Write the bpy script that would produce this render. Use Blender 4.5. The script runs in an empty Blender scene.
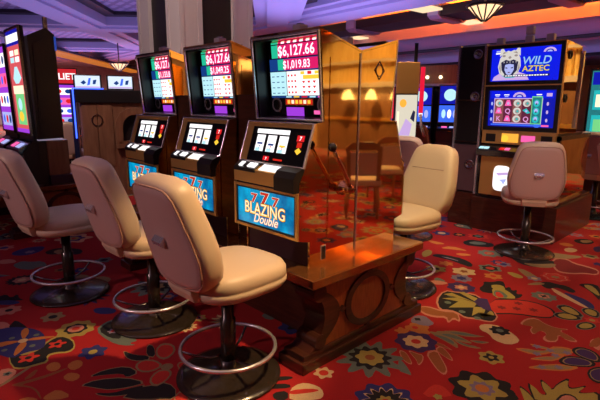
import bpy, math, random
from mathutils import Matrix, Vector
random.seed(7)
SC = bpy.context.scene
COL = SC.collection
PI = math.pi

# ------------------------------------------------------------------ materials
MATS = {}
def mat(name, col=(.8, .8, .8), rough=.5, metal=0., emit=0., ecol=None, coat=0., bump=None, spec=None):
    if name in MATS:
        return MATS[name]
    m = bpy.data.materials.new(name)
    m.use_nodes = True
    nt = m.node_tree
    b = nt.nodes['Principled BSDF']
    b.inputs['Base Color'].default_value = (*col, 1)
    b.inputs['Roughness'].default_value = rough
    b.inputs['Metallic'].default_value = metal
    b.inputs['Coat Weight'].default_value = coat
    if spec is not None:
        b.inputs['Specular IOR Level'].default_value = spec
    if emit:
        b.inputs['Emission Color'].default_value = (*(ecol or col), 1)
        b.inputs['Emission Strength'].default_value = emit
    if bump:
        scale, strength, dist = bump
        tc = nt.nodes.new('ShaderNodeTexCoord')
        n = nt.nodes.new('ShaderNodeTexNoise')
        n.inputs['Scale'].default_value = scale
        n.inputs['Detail'].default_value = 3
        bp = nt.nodes.new('ShaderNodeBump')
        bp.inputs['Strength'].default_value = strength
        bp.inputs['Distance'].default_value = dist
        nt.links.new(tc.outputs['Object'], n.inputs['Vector'])
        nt.links.new(n.outputs['Fac'], bp.inputs['Height'])
        nt.links.new(bp.outputs['Normal'], b.inputs['Normal'])
    MATS[name] = m
    return m

def glow(name, col, s=1.0):
    return mat(name, (col[0] * .05, col[1] * .05, col[2] * .05), .25, emit=s, ecol=col)

def noise_mix(name, c1, c2, scale, rough=.5, stretch=(1, 1, 1), metal=0., detail=5, coat=0., rot=(0, 0, 0), bumps=0.):
    """two colours mixed by stretched noise (wood grain, marbling, woven pile)"""
    m = mat(name, c1, rough, metal, coat=coat)
    nt = m.node_tree
    b = nt.nodes['Principled BSDF']
    tc = nt.nodes.new('ShaderNodeTexCoord')
    mp = nt.nodes.new('ShaderNodeMapping')
    mp.inputs['Scale'].default_value = stretch
    mp.inputs['Rotation'].default_value = rot
    n = nt.nodes.new('ShaderNodeTexNoise')
    n.inputs['Scale'].default_value = scale
    n.inputs['Detail'].default_value = detail
    r = nt.nodes.new('ShaderNodeValToRGB')
    r.color_ramp.elements[0].position = .35
    r.color_ramp.elements[1].position = .65
    r.color_ramp.elements[0].color = (*c1, 1)
    r.color_ramp.elements[1].color = (*c2, 1)
    nt.links.new(tc.outputs['Object'], mp.inputs['Vector'])
    nt.links.new(mp.outputs['Vector'], n.inputs['Vector'])
    nt.links.new(n.outputs['Fac'], r.inputs['Fac'])
    nt.links.new(r.outputs['Color'], b.inputs['Base Color'])
    if bumps:
        bp = nt.nodes.new('ShaderNodeBump')
        bp.inputs['Strength'].default_value = bumps
        bp.inputs['Distance'].default_value = .004
        nt.links.new(n.outputs['Fac'], bp.inputs['Height'])
        nt.links.new(bp.outputs['Normal'], b.inputs['Normal'])
    return m

def lattice_mat(name, c1, c2, scale):
    """painted coffer panel with a diagonal lattice"""
    m = mat(name, c1, .6)
    nt = m.node_tree
    b = nt.nodes['Principled BSDF']
    tc = nt.nodes.new('ShaderNodeTexCoord')
    mp = nt.nodes.new('ShaderNodeMapping')
    mp.inputs['Rotation'].default_value = (0, 0, math.radians(5))
    br = nt.nodes.new('ShaderNodeTexBrick')
    br.inputs['Scale'].default_value = scale
    br.inputs['Color1'].default_value = (*c1, 1)
    br.inputs['Color2'].default_value = (c1[0] * .9, c1[1] * .9, c1[2] * .9, 1)
    br.inputs['Mortar'].default_value = (*c2, 1)
    br.inputs['Mortar Size'].default_value = .06
    nt.links.new(tc.outputs['Object'], mp.inputs['Vector'])
    nt.links.new(mp.outputs['Vector'], br.inputs['Vector'])
    nt.links.new(br.outputs['Color'], b.inputs['Base Color'])
    return m

BRASS = mat('polished_brass', (.96, .68, .30), .04, 1., bump=(2.5, .035, .02))
GOLD = mat('satin_gold', (.78, .48, .15), .33, .65)
CHROME = mat('chrome', (.80, .76, .80), .25, .75)
STEEL = mat('dark_chrome', (.35, .33, .33), .2, 1.)
COPPER = mat('copper', (.80, .42, .22), .18, 1.)
BLACK = mat('black_plastic', (.012, .011, .012), .35)
GLOSSBLACK = mat('gloss_black', (.02, .018, .018), .16, coat=.6)
DARKPLUM = mat('dark_plum_panel', (.05, .022, .035), .3)
DARKWOOD = noise_mix('dark_wood', (.035, .010, .006), (.075, .022, .012), 6, .28, (1, 1, 8), coat=.4)
REDWOOD = noise_mix('cherry_wood', (.27, .062, .020), (.36, .095, .030), 5, .28, (3, 14, 3), coat=.4, rot=(.75, 0, 0))
SLABWOOD = noise_mix('gilded_wood', (.36, .13, .035), (.48, .20, .06), 4, .14, (6, 1, 1), metal=.75, coat=.6)
LEATHER = mat('cream_leather', (.76, .59, .41), .42, bump=(60, .12, .004))
LEATHERBACK = mat('pink_lit_vinyl', (.66, .45, .39), .45, bump=(60, .1, .004))  # pink tint carries purple room light and red carpet bounce
PIPING = mat('tan_piping', (.50, .30, .22), .5)
BRONZE = mat('dark_bronze', (.030, .021, .015), .24, coat=.3)
SHADEDCLOTH = mat('shaded_red_lit_cloth', (.30, .08, .06), .6)  # stool cloth darkened to russet for shade and red light
WALNUT = noise_mix('brown_panel_wood', (.19, .085, .045), (.26, .13, .07), 3, .35, (8, 8, 1), coat=.2)
REDPLASTIC = mat('red_plastic', (.45, .02, .02), .4)
OFFWHITE = mat('off_white_plastic', (.70, .64, .60), .5)

# ------------------------------------------------------------------ mesh builder
TEXTS = {}
def text_mesh(body, offset=0., shear=0.):
    k = (body, offset, shear)
    if k not in TEXTS:
        cu = bpy.data.curves.new('lettering', 'FONT')
        cu.body = body
        cu.size = 1
        cu.align_x = 'CENTER'
        cu.offset = offset
        cu.shear = shear
        cu.resolution_u = 3
        ob = bpy.data.objects.new('lettering', cu)
        COL.objects.link(ob)
        dg = bpy.context.evaluated_depsgraph_get()
        me = bpy.data.meshes.new_from_object(ob.evaluated_get(dg))
        TEXTS[k] = ([v.co.copy() for v in me.vertices], [tuple(p.vertices) for p in me.polygons])
        bpy.data.objects.remove(ob)
        bpy.data.curves.remove(cu)
        bpy.data.meshes.remove(me)
    return TEXTS[k]

class MB:
    def __init__(s, M=None):
        s.V, s.F, s.I, s.S, s.mats = [], [], [], [], []
        s.M = M or Matrix()
    def mi(s, m):
        if m not in s.mats:
            s.mats.append(m)
        return s.mats.index(m)
    def add(s, verts, faces, m, smooth=False):
        n = len(s.V)
        s.V += [s.M @ Vector(v) for v in verts]
        s.F += [tuple(i + n for i in f) for f in faces]
        s.I += [s.mi(m)] * len(faces)
        s.S += [smooth] * len(faces)
        return s
    def box(s, x0, x1, y0, y1, z0, z1, m):
        v = [(x, y, z) for x in (x0, x1) for y in (y0, y1) for z in (z0, z1)]
        f = [(0, 1, 3, 2), (4, 6, 7, 5), (0, 4, 5, 1), (2, 3, 7, 6), (0, 2, 6, 4), (1, 5, 7, 3)]
        return s.add(v, f, m)
    def prism(s, pts, a, b, m, axis='x', smooth=False):
        """pts are (y,z) for axis x, (x,z) for axis y, (x,y) for axis z"""
        def mk(p, t):
            return (t, p[0], p[1]) if axis == 'x' else (p[0], t, p[1]) if axis == 'y' else (p[0], p[1], t)
        n = len(pts)
        s.add([mk(p, a) for p in pts] + [mk(p, b) for p in pts],
              [tuple(range(n))[::-1], tuple(range(n, 2 * n))], m)
        s.add([mk(p, a) for p in pts] + [mk(p, b) for p in pts],
              [(i, (i + 1) % n, n + (i + 1) % n, n + i) for i in range(n)], m, smooth)
        return s
    def loft(s, rings, m, caps=True, smooth=True):
        n = len(rings[0])
        v = [p for r in rings for p in r]
        f = []
        for k in range(len(rings) - 1):
            for i in range(n):
                j = (i + 1) % n
                f.append((k * n + i, k * n + j, (k + 1) * n + j, (k + 1) * n + i))
        if caps:
            f.append(tuple(range(n))[::-1])
            f.append(tuple(range((len(rings) - 1) * n, len(rings) * n)))
        return s.add(v, f, m, smooth)
    def lathe(s, prof, m, n=32, smooth=True, c=(0, 0)):
        rings = [[(c[0] + r * math.cos(2 * PI * i / n), c[1] + r * math.sin(2 * PI * i / n), z) for i in range(n)] for r, z in prof]
        return s.loft(rings, m, True, smooth)
    def tube(s, path, r, m, n=10, closed=False):
        path = [Vector(p) for p in path]
        rings = []
        k = len(path)
        up = Vector((0, 0, 1))
        for i, p in enumerate(path):
            a = path[(i - 1) % k] if (closed or i) else p
            b = path[(i + 1) % k] if (closed or i < k - 1) else p
            t = (b - a).normalized()
            u = up if abs(t.dot(up)) < .95 else Vector((1, 0, 0))
            x = t.cross(u).normalized()
            y = t.cross(x)
            rr = r[i] if isinstance(r, (list, tuple)) else r
            rings.append([tuple(p + x * rr * math.cos(2 * PI * j / n) + y * rr * math.sin(2 * PI * j / n)) for j in range(n)])
        if closed:
            rings.append(rings[0])
        return s.loft(rings, m, not closed, True)
    def sphere(s, c, r, m, n=16):
        prof = [(max(1e-4, r * math.sin(PI * i / 10)), c[2] - r * math.cos(PI * i / 10)) for i in range(11)]
        return s.lathe(prof, m, n, True, (c[0], c[1]))
    # flat artwork in the x-y plane of M, lifted by w
    def flat(s, pts, w, m):
        return s.add([(p[0], p[1], w) for p in pts], [tuple(range(len(pts)))], m)
    def rect(s, x0, x1, y0, y1, w, m):
        return s.flat([(x0, y0), (x1, y0), (x1, y1), (x0, y1)], w, m)
    def disc(s, x, y, rx, ry, w, m, n=20):
        return s.flat([(x + rx * math.cos(2 * PI * i / n), y + ry * math.sin(2 * PI * i / n)) for i in range(n)], w, m)
    def text(s, body, x, y, size, w, m, sx=1., offset=0., shear=0.):
        v, f = text_mesh(body, offset, shear)
        return s.add([(x + p.x * size * sx, y + p.y * size, w) for p in v], f, m)
    def plate(s, x0, x1, y0, y1, w0, w1, m):
        return s.box(x0, x1, y0, y1, w0, w1, m)
    def frame(s, x0, x1, y0, y1, t, w0, w1, m, tb=None):
        tb = t if tb is None else tb
        s.box(x0, x0 + t, y0, y1, w0, w1, m)
        s.box(x1 - t, x1, y0, y1, w0, w1, m)
        s.box(x0 + t, x1 - t, y0, y0 + tb, w0, w1, m)
        return s.box(x0 + t, x1 - t, y1 - tb, y1, w0, w1, m)
    def build(s, name, parent=None, bevel=0., label=None, loc=None, rz=0.):
        me = bpy.data.meshes.new(name)
        me.from_pydata([tuple(v) for v in s.V], [], s.F)
        for m in s.mats:
            me.materials.append(m)
        me.polygons.foreach_set('material_index', s.I)
        me.polygons.foreach_set('use_smooth', s.S)
        me.update()
        o = bpy.data.objects.new(name, me)
        COL.objects.link(o)
        if parent is not None:
            o.parent = parent
        if loc:
            o.location = loc
        o.rotation_euler.z = rz
        if bevel:
            b = o.modifiers.new('edge', 'BEVEL')
            b.width = bevel
            b.segments = 2
            b.limit_method = 'ANGLE'
            b.angle_limit = math.radians(50)
        if label:
            o['label'] = label
        return o

def frame_mat(o, u, v):
    """matrix whose x axis is u, y axis is v, z axis their cross product"""
    u = Vector(u).normalized()
    v = Vector(v)
    v = (v - u * v.dot(u)).normalized()
    w = u.cross(v)
    return Matrix(((u.x, v.x, w.x, o[0]), (u.y, v.y, w.y, o[1]), (u.z, v.z, w.z, o[2]), (0, 0, 0, 1)))

def thing(name, label, cat, loc=(0, 0, 0), rz=0., group=None):
    o = bpy.data.objects.new(name, None)
    o.empty_display_size = .1
    COL.objects.link(o)
    o.location = loc
    o.rotation_euler.z = rz
    return tag(o, label, cat, group)

def tag(o, label, cat, group=None):
    o['label'] = label
    o['category'] = cat
    if group:
        o['group'] = group
    return o

def struct(o):
    o['kind'] = 'structure'
    return o

def copy_tree(src, parent=None):
    c = src.copy()
    COL.objects.link(c)
    c.parent = parent
    for ch in src.children:
        copy_tree(ch, c)
    return c
CARPET=[
('P','k',1,[-1234,-1329,-1120,-1343,-1052,-1340,-1027,-1321,-1012,-1294,-1008,-1259,-1004,-1227,-999,-1199,-1016,-1180,-1053,-1171,-1072,-1154,-1070,-1127,-1059,-1100,-1036,-1073,-1033,-1047,-1048,-1023,-1081,-1007,-1132,-997,-1185,-1002,-1239,-1022,-1258,-1053,-1242,-1093,-1216,-1129,-1179,-1162,-1159,-1201,-1154,-1246,-1165,-1276,-1194,-1290,-1230,-1303,-1273,-1315]),
('P','y',0,[-1243,-1332,-1114,-1350,-1038,-1347,-1010,-1326,-993,-1296,-987,-1256,-982,-1223,-978,-1196,-995,-1178,-1033,-1168,-1051,-1150,-1047,-1123,-1034,-1098,-1014,-1072,-1013,-1047,-1032,-1020,-1074,-1000,-1141,-987,-1203,-992,-1260,-1014,-1282,-1045,-1269,-1085,-1243,-1122,-1206,-1155,-1219,-1209,-1281,-1285]),
('P','u',2,[-1636,-1296,-1624,-1251,-1594,-1208,-1545,-1165,-1490,-1132,-1429,-1109,-1359,-1103,-1280,-1114,-1221,-1131,-1182,-1151,-1169,-1186,-1183,-1235,-1182,-1277,-1168,-1312,-1194,-1343,-1258,-1371,-1372,-1370,-1548,-1336]),
('P','o',3,[-1392,-1221,-1465,-1212,-1514,-1195,-1538,-1169,-1526,-1156,-1481,-1159,-1432,-1176,-1381,-1209]),
('P','o',3,[-1357,-1240,-1360,-1271,-1362,-1305,-1363,-1342,-1381,-1357,-1417,-1350,-1429,-1332,-1418,-1301,-1398,-1270,-1370,-1240]),
('P','o',3,[-1356,-1206,-1357,-1169,-1334,-1120,-1289,-1062,-1274,-1060,-1289,-1115,-1312,-1163,-1341,-1204]),
('P','o',3,[-1340,-1222,-1308,-1215,-1270,-1229,-1227,-1261,-1200,-1288,-1188,-1309,-1209,-1310,-1261,-1290,-1305,-1266,-1339,-1239]),
('F',-1.356,-1.225,0.028,4,0,[('c',1,0,0)]),
('F',-1.441,-1.268,0.018,4,0,[('g',1,0,0)]),
('F',-1.382,-1.141,0.018,4,0,[('g',1,0,0)]),
('F',-1.247,-1.199,0.018,4,0,[('g',1,0,0)]),
('F',-1.304,-1.339,0.017,4,0,[('g',1,0,0)]),
('F',-1.164,-1.08,0.057,3,0,[('m',1,5,0.45),('k',0.3,0,0)]),
('F',-1.108,-1.255,0.062,3,0,[('m',1,5,0.45),('k',0.3,0,0)]),
('P','k',1,[-1680,-1176,-1606,-1163,-1542,-1157,-1486,-1159,-1475,-1173,-1510,-1200,-1550,-1224,-1597,-1243,-1636,-1243,-1668,-1224,-1693,-1207,-1709,-1191]),
('P','p',1,[-1764,-1279,-1741,-1254,-1707,-1238,-1661,-1233,-1630,-1237,-1613,-1249,-1618,-1270,-1645,-1300,-1687,-1309,-1746,-1297]),
('F',-1.298,-0.922,0.128,1,0,[('y',1,9,0.15),('k',0.6,7,0.15),('p',0.4,0,0),('m',0.2,0,0)]),
('F',-0.917,-0.949,0.088,1,0.4,[('u',1,6,0.3),('y',0.3,0,0)]),
('P','o',1,[-948,-1194,-957,-1173,-952,-1155,-932,-1142,-907,-1139,-877,-1145,-859,-1160,-853,-1183,-861,-1199,-884,-1208,-907,-1211,-931,-1207]),
('P','o',1,[-873,-1106,-889,-1076,-886,-1053,-864,-1037,-838,-1037,-807,-1050,-791,-1071,-789,-1099,-807,-1114,-845,-1118]),
('P','o',1,[-761,-1165,-777,-1141,-770,-1120,-740,-1100,-714,-1095,-691,-1106,-680,-1122,-682,-1145,-701,-1161,-736,-1171]),
('P','o',1,[-650,-1271,-657,-1240,-631,-1216,-574,-1199,-549,-1207,-556,-1239,-574,-1269,-602,-1299,-623,-1307,-639,-1294]),
('P','o',1,[-697,-1383,-689,-1362,-669,-1344,-638,-1329,-627,-1332,-635,-1353,-650,-1374,-670,-1397,-686,-1404,-696,-1397]),
('P','b',0,[-866,-1360,-853,-1295,-846,-1237,-845,-1185,-843,-1146,-840,-1120,-833,-1122,-824,-1152,-819,-1193,-819,-1244,-824,-1293,-833,-1339,-826,-1353,-802,-1335,-774,-1320,-739,-1310,-698,-1306,-649,-1310,-626,-1313,-630,-1317,-653,-1318,-698,-1316,-737,-1320,-771,-1330,-805,-1351,-839,-1381,-861,-1395,-869,-1393]),
('P','b',1,[-888,-1327,-921,-1292,-938,-1266,-937,-1251,-921,-1255,-888,-1279,-872,-1304,-872,-1331]),
('P','t',1,[-931,-1408,-980,-1319,-1000,-1271,-988,-1270,-954,-1319,-901,-1413,-884,-1455,-900,-1452]),
('P','p',0,[-1076,-1400,-1061,-1369,-1036,-1349,-1001,-1342,-971,-1354,-946,-1383,-927,-1411,-914,-1438,-950,-1442,-1038,-1425]),
('F',-1.002,-1.387,0.025,2,0,[('g',1,5,0.3),('k',0.4,0,0)]),
('P','g',1,[-1206,-814,-1242,-767,-1262,-726,-1267,-693,-1197,-693,-1061,-726,-963,-723,-899,-688,-866,-692,-866,-732,-851,-741,-824,-721,-824,-731,-853,-770,-897,-799,-958,-819,-1037,-831,-1137,-835]),
('P','k',2,[-1190,-803,-1221,-764,-1239,-732,-1242,-706,-1195,-702,-1103,-720,-1031,-735,-979,-747,-968,-766,-998,-793,-1053,-810,-1134,-818]),
('F',-1.096,-0.753,0.037,3,0,[('l',1,6,0.3),('m',0.4,0,0)]),
('P','t',1,[-791,-801,-739,-787,-695,-764,-659,-730,-628,-721,-602,-737,-605,-763,-637,-800,-672,-821,-709,-827,-750,-825,-795,-813]),
('P','n',2,[-781,-801,-734,-788,-694,-766,-661,-734,-632,-725,-609,-740,-613,-763,-643,-797,-675,-817,-709,-824,-745,-822,-785,-812]),
('P','t',1,[-771,-657,-746,-645,-697,-655,-627,-686,-607,-710,-635,-726,-681,-718,-749,-682]),
('P','n',2,[-761,-661,-738,-649,-695,-658,-633,-685,-616,-706,-642,-722,-683,-715,-742,-683]),
('P','t',1,[-667,-1050,-675,-1000,-665,-945,-639,-886,-596,-852,-540,-842,-510,-857,-507,-896,-520,-914,-550,-913,-580,-933,-610,-975,-634,-1015,-654,-1054]),
('P','n',2,[-663,-1041,-668,-996,-658,-946,-632,-892,-593,-859,-542,-849,-516,-862,-514,-898,-527,-915,-554,-914,-582,-933,-609,-972,-633,-1009,-651,-1046]),
('P','t',1,[-612,-1112,-612,-1067,-589,-1012,-544,-946,-488,-897,-423,-864,-396,-871,-406,-917,-423,-962,-448,-1006,-473,-1037,-499,-1056,-525,-1074,-552,-1090,-578,-1107,-600,-1125]),
('P','n',2,[-605,-1105,-603,-1063,-581,-1013,-539,-952,-487,-906,-427,-875,-403,-881,-414,-923,-431,-964,-454,-1005,-477,-1034,-501,-1052,-526,-1068,-551,-1084,-574,-1100,-595,-1116]),
('P','t',1,[-477,-1081,-442,-1048,-421,-1009,-412,-964,-400,-918,-384,-872,-369,-877,-354,-931,-359,-979,-384,-1021,-411,-1055,-442,-1079,-467,-1093,-485,-1096]),
('P','n',2,[-473,-1076,-441,-1044,-420,-1008,-411,-967,-399,-925,-383,-883,-369,-887,-358,-936,-364,-980,-388,-1019,-414,-1050,-442,-1073,-464,-1086,-481,-1089]),
('P','t',1,[-350,-1005,-371,-978,-380,-940,-377,-891,-351,-841,-303,-789,-243,-774,-174,-795,-190,-859,-290,-966]),
('P','n',2,[-349,-996,-366,-971,-373,-937,-369,-892,-345,-845,-300,-798,-246,-783,-184,-801,-201,-859,-294,-959]),
('P','t',1,[-350,-792,-287,-765,-228,-768,-174,-798,-165,-831,-200,-869,-256,-868,-338,-827]),
('P','n',2,[-338,-796,-281,-770,-229,-772,-181,-798,-174,-829,-207,-864,-257,-864,-329,-827]),
('P','t',3,[-693,-643,-718,-607,-714,-576,-680,-553,-640,-550,-594,-569,-560,-601,-537,-646,-542,-675,-572,-688,-610,-687,-657,-669]),
('P','m',4,[-680,-640,-698,-611,-694,-587,-666,-567,-635,-565,-599,-579,-573,-604,-556,-641,-560,-664,-584,-675,-615,-674,-652,-661]),
('P','t',3,[-606,-817,-623,-785,-616,-754,-586,-724,-548,-709,-502,-707,-476,-727,-469,-767,-478,-801,-503,-827,-536,-839,-577,-835]),
('P','m',4,[-594,-810,-606,-784,-600,-759,-575,-735,-545,-722,-509,-719,-488,-735,-484,-768,-492,-795,-512,-817,-539,-827,-571,-824]),
('P','t',3,[-417,-823,-448,-784,-457,-749,-445,-718,-424,-702,-394,-703,-366,-721,-339,-757,-325,-793,-322,-829,-341,-846,-382,-843]),
('P','m',4,[-412,-814,-435,-783,-442,-754,-431,-730,-414,-717,-391,-717,-369,-731,-349,-759,-338,-788,-337,-818,-352,-832,-385,-830]),
('P','t',3,[-184,-794,-199,-765,-185,-751,-144,-751,-115,-756,-96,-767,-100,-786,-127,-814,-149,-823,-168,-813]),
('P','m',4,[-177,-792,-187,-769,-176,-758,-144,-757,-120,-761,-106,-769,-110,-785,-131,-808,-149,-815,-164,-807]),
('P','t',3,[-454,-624,-439,-592,-406,-585,-357,-601,-340,-624,-354,-654,-385,-662,-435,-647]),
('P','m',4,[-441,-624,-429,-599,-403,-592,-364,-605,-351,-623,-363,-648,-388,-654,-428,-643]),
('F',-0.458,-0.698,0.035,5,0,[('t',1,0,0)]),
('F',-2.528,-0.955,0.106,1,0,[('k',1.2,16,0.2),('p',0.7,7,0.2),('c',0.3,0,0)]),
('P','g',1,[-3026,-900,-3058,-851,-3053,-814,-3012,-790,-2978,-754,-2953,-704,-2893,-681,-2801,-685,-2765,-706,-2781,-743,-2777,-778,-2752,-809,-2768,-846,-2825,-889,-2892,-914,-2971,-921]),
('P','u',1,[-3489,-738,-3504,-679,-3493,-616,-3456,-549,-3398,-536,-3319,-577,-3266,-628,-3236,-691,-3236,-749,-3265,-804,-3307,-838,-3362,-852,-3412,-836,-3458,-791]),
('F',-3.327,-0.695,0.051,2,0,[('l',1,6,0.3)]),
('P','k',1,[-3247,-559,-3278,-493,-3265,-429,-3210,-368,-3143,-320,-3067,-286,-2993,-292,-2923,-335,-2924,-383,-2994,-436,-3047,-495,-3084,-558,-3134,-590,-3199,-591]),
('P','t',2,[-3191,-509,-3216,-463,-3189,-433,-3109,-419,-3057,-435,-3034,-480,-3061,-510,-3138,-524]),
('P','k',1,[-2261,-1171,-2273,-1141,-2251,-1123,-2194,-1119,-2180,-1101,-2210,-1070,-2197,-1059,-2142,-1068,-2099,-1066,-2067,-1053,-2062,-1066,-2085,-1105,-2108,-1145,-2129,-1187,-2168,-1203,-2226,-1191]),
('P','u',1,[-2156,-1182,-2131,-1141,-2092,-1109,-2042,-1086,-2016,-1092,-2016,-1126,-2033,-1161,-2068,-1200,-2106,-1215,-2148,-1207]),
('F',-1.925,-1.181,0.088,1,0,[('p',1,7,0.25),('k',0.3,0,0)]),
('F',-1.593,-0.98,0.085,1,0,[('t',1,6,0.3),('k',0.35,0,0)]),
('P','u',1,[-1531,-707,-1513,-662,-1476,-629,-1421,-606,-1382,-611,-1361,-642,-1372,-677,-1414,-718,-1461,-736,-1513,-731]),
('F',-2.577,-0.239,0.087,1,0,[('g',1,6,0.3),('k',0.4,0,0)]),
('F',-2.442,-0.499,0.073,1,0,[('u',1,6,0.3),('y',0.3,0,0)]),
('P','t',0,[-2343,-596,-2327,-543,-2279,-508,-2200,-493,-2164,-507,-2169,-547,-2216,-580,-2306,-609]),
('P','p',1,[-3237,-951,-3215,-905,-3169,-877,-3101,-867,-3070,-886,-3077,-935,-3095,-972,-3127,-998,-3168,-1002,-3221,-983]),
('P','t',1,[-2155,-514,-2168,-458,-2145,-415,-2086,-386,-2033,-390,-1988,-425,-1980,-466,-2008,-514,-2053,-538,-2116,-540]),
('F',-3.654,-0.857,0.104,1,0,[('p',1,7,0.3),('u',0.4,0,0)]),
('F',-2.569,-0.639,0.055,1,0,[('b',1,5,0.3),('k',0.4,0,0)]),
('F',-0.32,0.18,0.116,1,0,[('u',1,6,0.25),('k',0.5,4,0.4),('g',0.2,0,0)]),
('P','g',1,[-678,404,-670,451,-625,475,-547,475,-477,463,-417,440,-402,416,-433,392,-474,369,-527,347,-585,347,-649,369]),
('P','g',1,[-615,150,-591,197,-554,216,-505,207,-490,177,-509,128,-545,110,-599,121]),
('P','g',1,[-149,-72,-93,-57,-33,-68,27,-103,33,-124,-12,-131,-70,-121,-141,-93]),
('P','k',1,[39,-314,79,-258,108,-234,123,-242,113,-275,76,-334,49,-358,29,-347]),
('P','k',1,[89,-360,128,-311,156,-294,175,-307,163,-337,122,-386,93,-404,77,-391]),
('P','k',1,[155,-392,176,-355,203,-351,234,-379,237,-406,212,-432,186,-437,158,-419]),
('P','c',1,[-222,114,-215,139,-185,136,-134,106,-108,76,-105,47,-133,49,-194,83]),
('F',0.203,-0.077,0.062,1,0,[('c',1,6,0.3),('m',0.45,0,0)]),
('P','c',1,[184,-304,182,-263,194,-231,220,-210,250,-198,282,-194,311,-201,337,-219,351,-239,355,-261,333,-303,286,-364,244,-378,205,-343]),
('P','m',2,[208,-307,240,-260,269,-229,294,-214,301,-221,290,-250,268,-287,237,-334,214,-351,199,-337]),
('F',0.282,0.246,0.217,1,0.2,[('g',1,11,0.38),('k',0.62,11,0.25),('y',0.42,7,0.22),('b',0.14,0,0)]),
('F',0.601,-0.032,0.171,1,0,[('u',1,9,0.2),('c',0.74,13,0.35),('k',0.66,13,0.3),('y',0.3,7,0.3),('m',0.12,0,0)]),
('P','p',1,[484,565,495,611,522,614,564,576,608,535,653,491,678,454,687,423,681,408,663,409,635,422,599,446,556,479,505,521]),
('P','b',2,[502,554,511,593,534,596,569,564,606,529,644,491,667,460,674,433,669,421,653,421,630,432,599,454,562,482,520,517]),
('P','p',1,[497,638,497,673,516,681,552,664,590,637,629,602,644,583,635,577,614,579,582,588,548,599,514,613]),
('P','b',2,[508,635,508,665,524,672,555,657,587,634,620,605,633,588,625,583,608,585,580,592,551,602,523,614]),
('P','p',1,[402,493,433,495,459,500,479,507,499,493,518,459,529,426,533,394,524,391,501,416,477,435,452,449,426,465,399,483]),
('P','b',2,[413,487,440,489,461,493,479,500,495,488,512,458,521,430,525,403,517,401,497,422,477,439,455,451,433,464,411,479]),
('P','p',1,[356,453,376,460,400,454,426,437,456,413,490,382,497,364,478,360,456,363,431,374,401,396,365,431]),
('P','b',2,[367,446,384,452,404,447,427,433,452,412,481,385,487,370,471,366,452,369,431,379,405,398,375,428]),
('P','p',1,[446,687,468,711,507,715,563,699,582,690,566,687,545,684,519,678,488,676,453,676]),
('P','b',2,[456,688,475,708,508,711,555,697,572,690,558,688,540,685,518,680,492,678,462,678]),
('F',0.366,0.617,0.139,3,0,[('v',1,8,0.15),('c',0.62,7,0.2),('m',0.22,0,0)]),
('F',0.283,0.778,0.091,2,0,[('o',1,5,0.35),('m',0.3,0,0)]),
('P','g',1,[420,360,449,351,491,326,542,287,558,267,541,264,520,259,495,254,464,279,425,335]),
('P','t',1,[357,810,401,832,456,832,521,813,565,785,589,750,585,737,551,747,507,758,452,770,402,782,358,794]),
('P','g',2,[404,787,433,805,468,811,508,805,535,793,550,774,546,766,524,768,496,770,461,773,430,775,403,777]),
('P','t',1,[387,851,429,888,483,899,549,887,595,877,623,867,618,854,581,837,534,827,477,822,428,823,387,829]),
('P','g',2,[431,840,459,866,495,879,537,879,566,877,584,874,580,866,555,852,524,840,487,832,455,827,430,827]),
('P','t',1,[418,889,461,935,514,967,577,984,619,999,640,1014,633,999,598,952,556,920,507,900,461,884,419,872]),
('P','g',2,[457,899,487,931,523,955,564,972,592,986,607,997,601,987,576,955,547,931,515,914,484,900,456,889]),
('P','t',1,[517,836,581,826,636,830,682,849,694,846,673,821,640,804,594,795,549,803,506,829]),
('P','g',2,[551,822,591,822,626,831,657,847,665,847,650,829,628,815,598,805,569,806,543,816]),
('P','t',1,[598,895,630,922,661,943,690,959,695,948,676,912,645,891,603,885]),
('P','g',2,[615,899,637,919,658,935,678,947,680,941,666,918,645,902,618,893]),
('F',0.785,0.787,0.081,1,0,[('y',1,6,0.25),('k',0.62,5,0.4),('y',0.2,0,0)]),
('F',0.89,0.442,0.181,1,0.3,[('k',1,8,0.2),('y',0.72,6,0.35),('l',0.38,8,0.25),('o',0.2,0,0)]),
('P','m',1,[696,167,688,239,694,285,715,302,742,303,775,288,797,275,809,261,786,224,729,163]),
('F',0.764,0.2,0.026,2,0,[('y',1,5,0.3)]),
('P','p',1,[93,1348,65,1465,74,1538,120,1563,171,1593,226,1627,277,1632,323,1609,404,1545,514,1445,573,1367,588,1305,586,1263,567,1238,538,1221,499,1212,466,1197,438,1177,408,1173,375,1187,341,1196,306,1199,274,1186,247,1156,203,1177,140,1253]),
('P','k',2,[107,1355,80,1458,88,1522,133,1543,183,1569,238,1602,287,1608,328,1587,404,1526,510,1430,566,1357,577,1303,574,1268,558,1252,529,1240,489,1234,455,1219,428,1198,397,1195,362,1212,328,1220,295,1220,264,1207,237,1182,199,1202,147,1270]),
('P','y',3,[95,1447,129,1519,362,1477,279,1479]),
('P','y',3,[128,1362,202,1465,362,1477,238,1397]),
('P','y',3,[250,1245,247,1406,362,1477,380,1386]),
('P','y',3,[438,1241,373,1400,423,1433,446,1330]),
('P','y',3,[423,1433,460,1409,501,1269,490,1441,547,1370,503,1291,446,1330]),
('P','y',3,[161,1569,184,1610,351,1557,339,1497]),
('P','v',4,[330,1488,324,1584,380,1612,460,1494,507,1417,445,1413,377,1448]),
('F',0.2,1.324,0.026,3,0,[('g',1,0,0)]),
('F',0.144,1.465,0.027,3,0,[('g',1,0,0)]),
('F',0.355,1.252,0.025,3,0,[('g',1,0,0)]),
('F',0.48,1.234,0.024,3,0,[('g',1,0,0)]),
('P','b',1,[104,1092,121,1121,161,1138,223,1141,274,1159,315,1194,356,1182,396,1126,400,1106,369,1122,357,1104,365,1054,355,1048,328,1086,299,1090,270,1059,234,1040,190,1032,150,1041,113,1064]),
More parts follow.
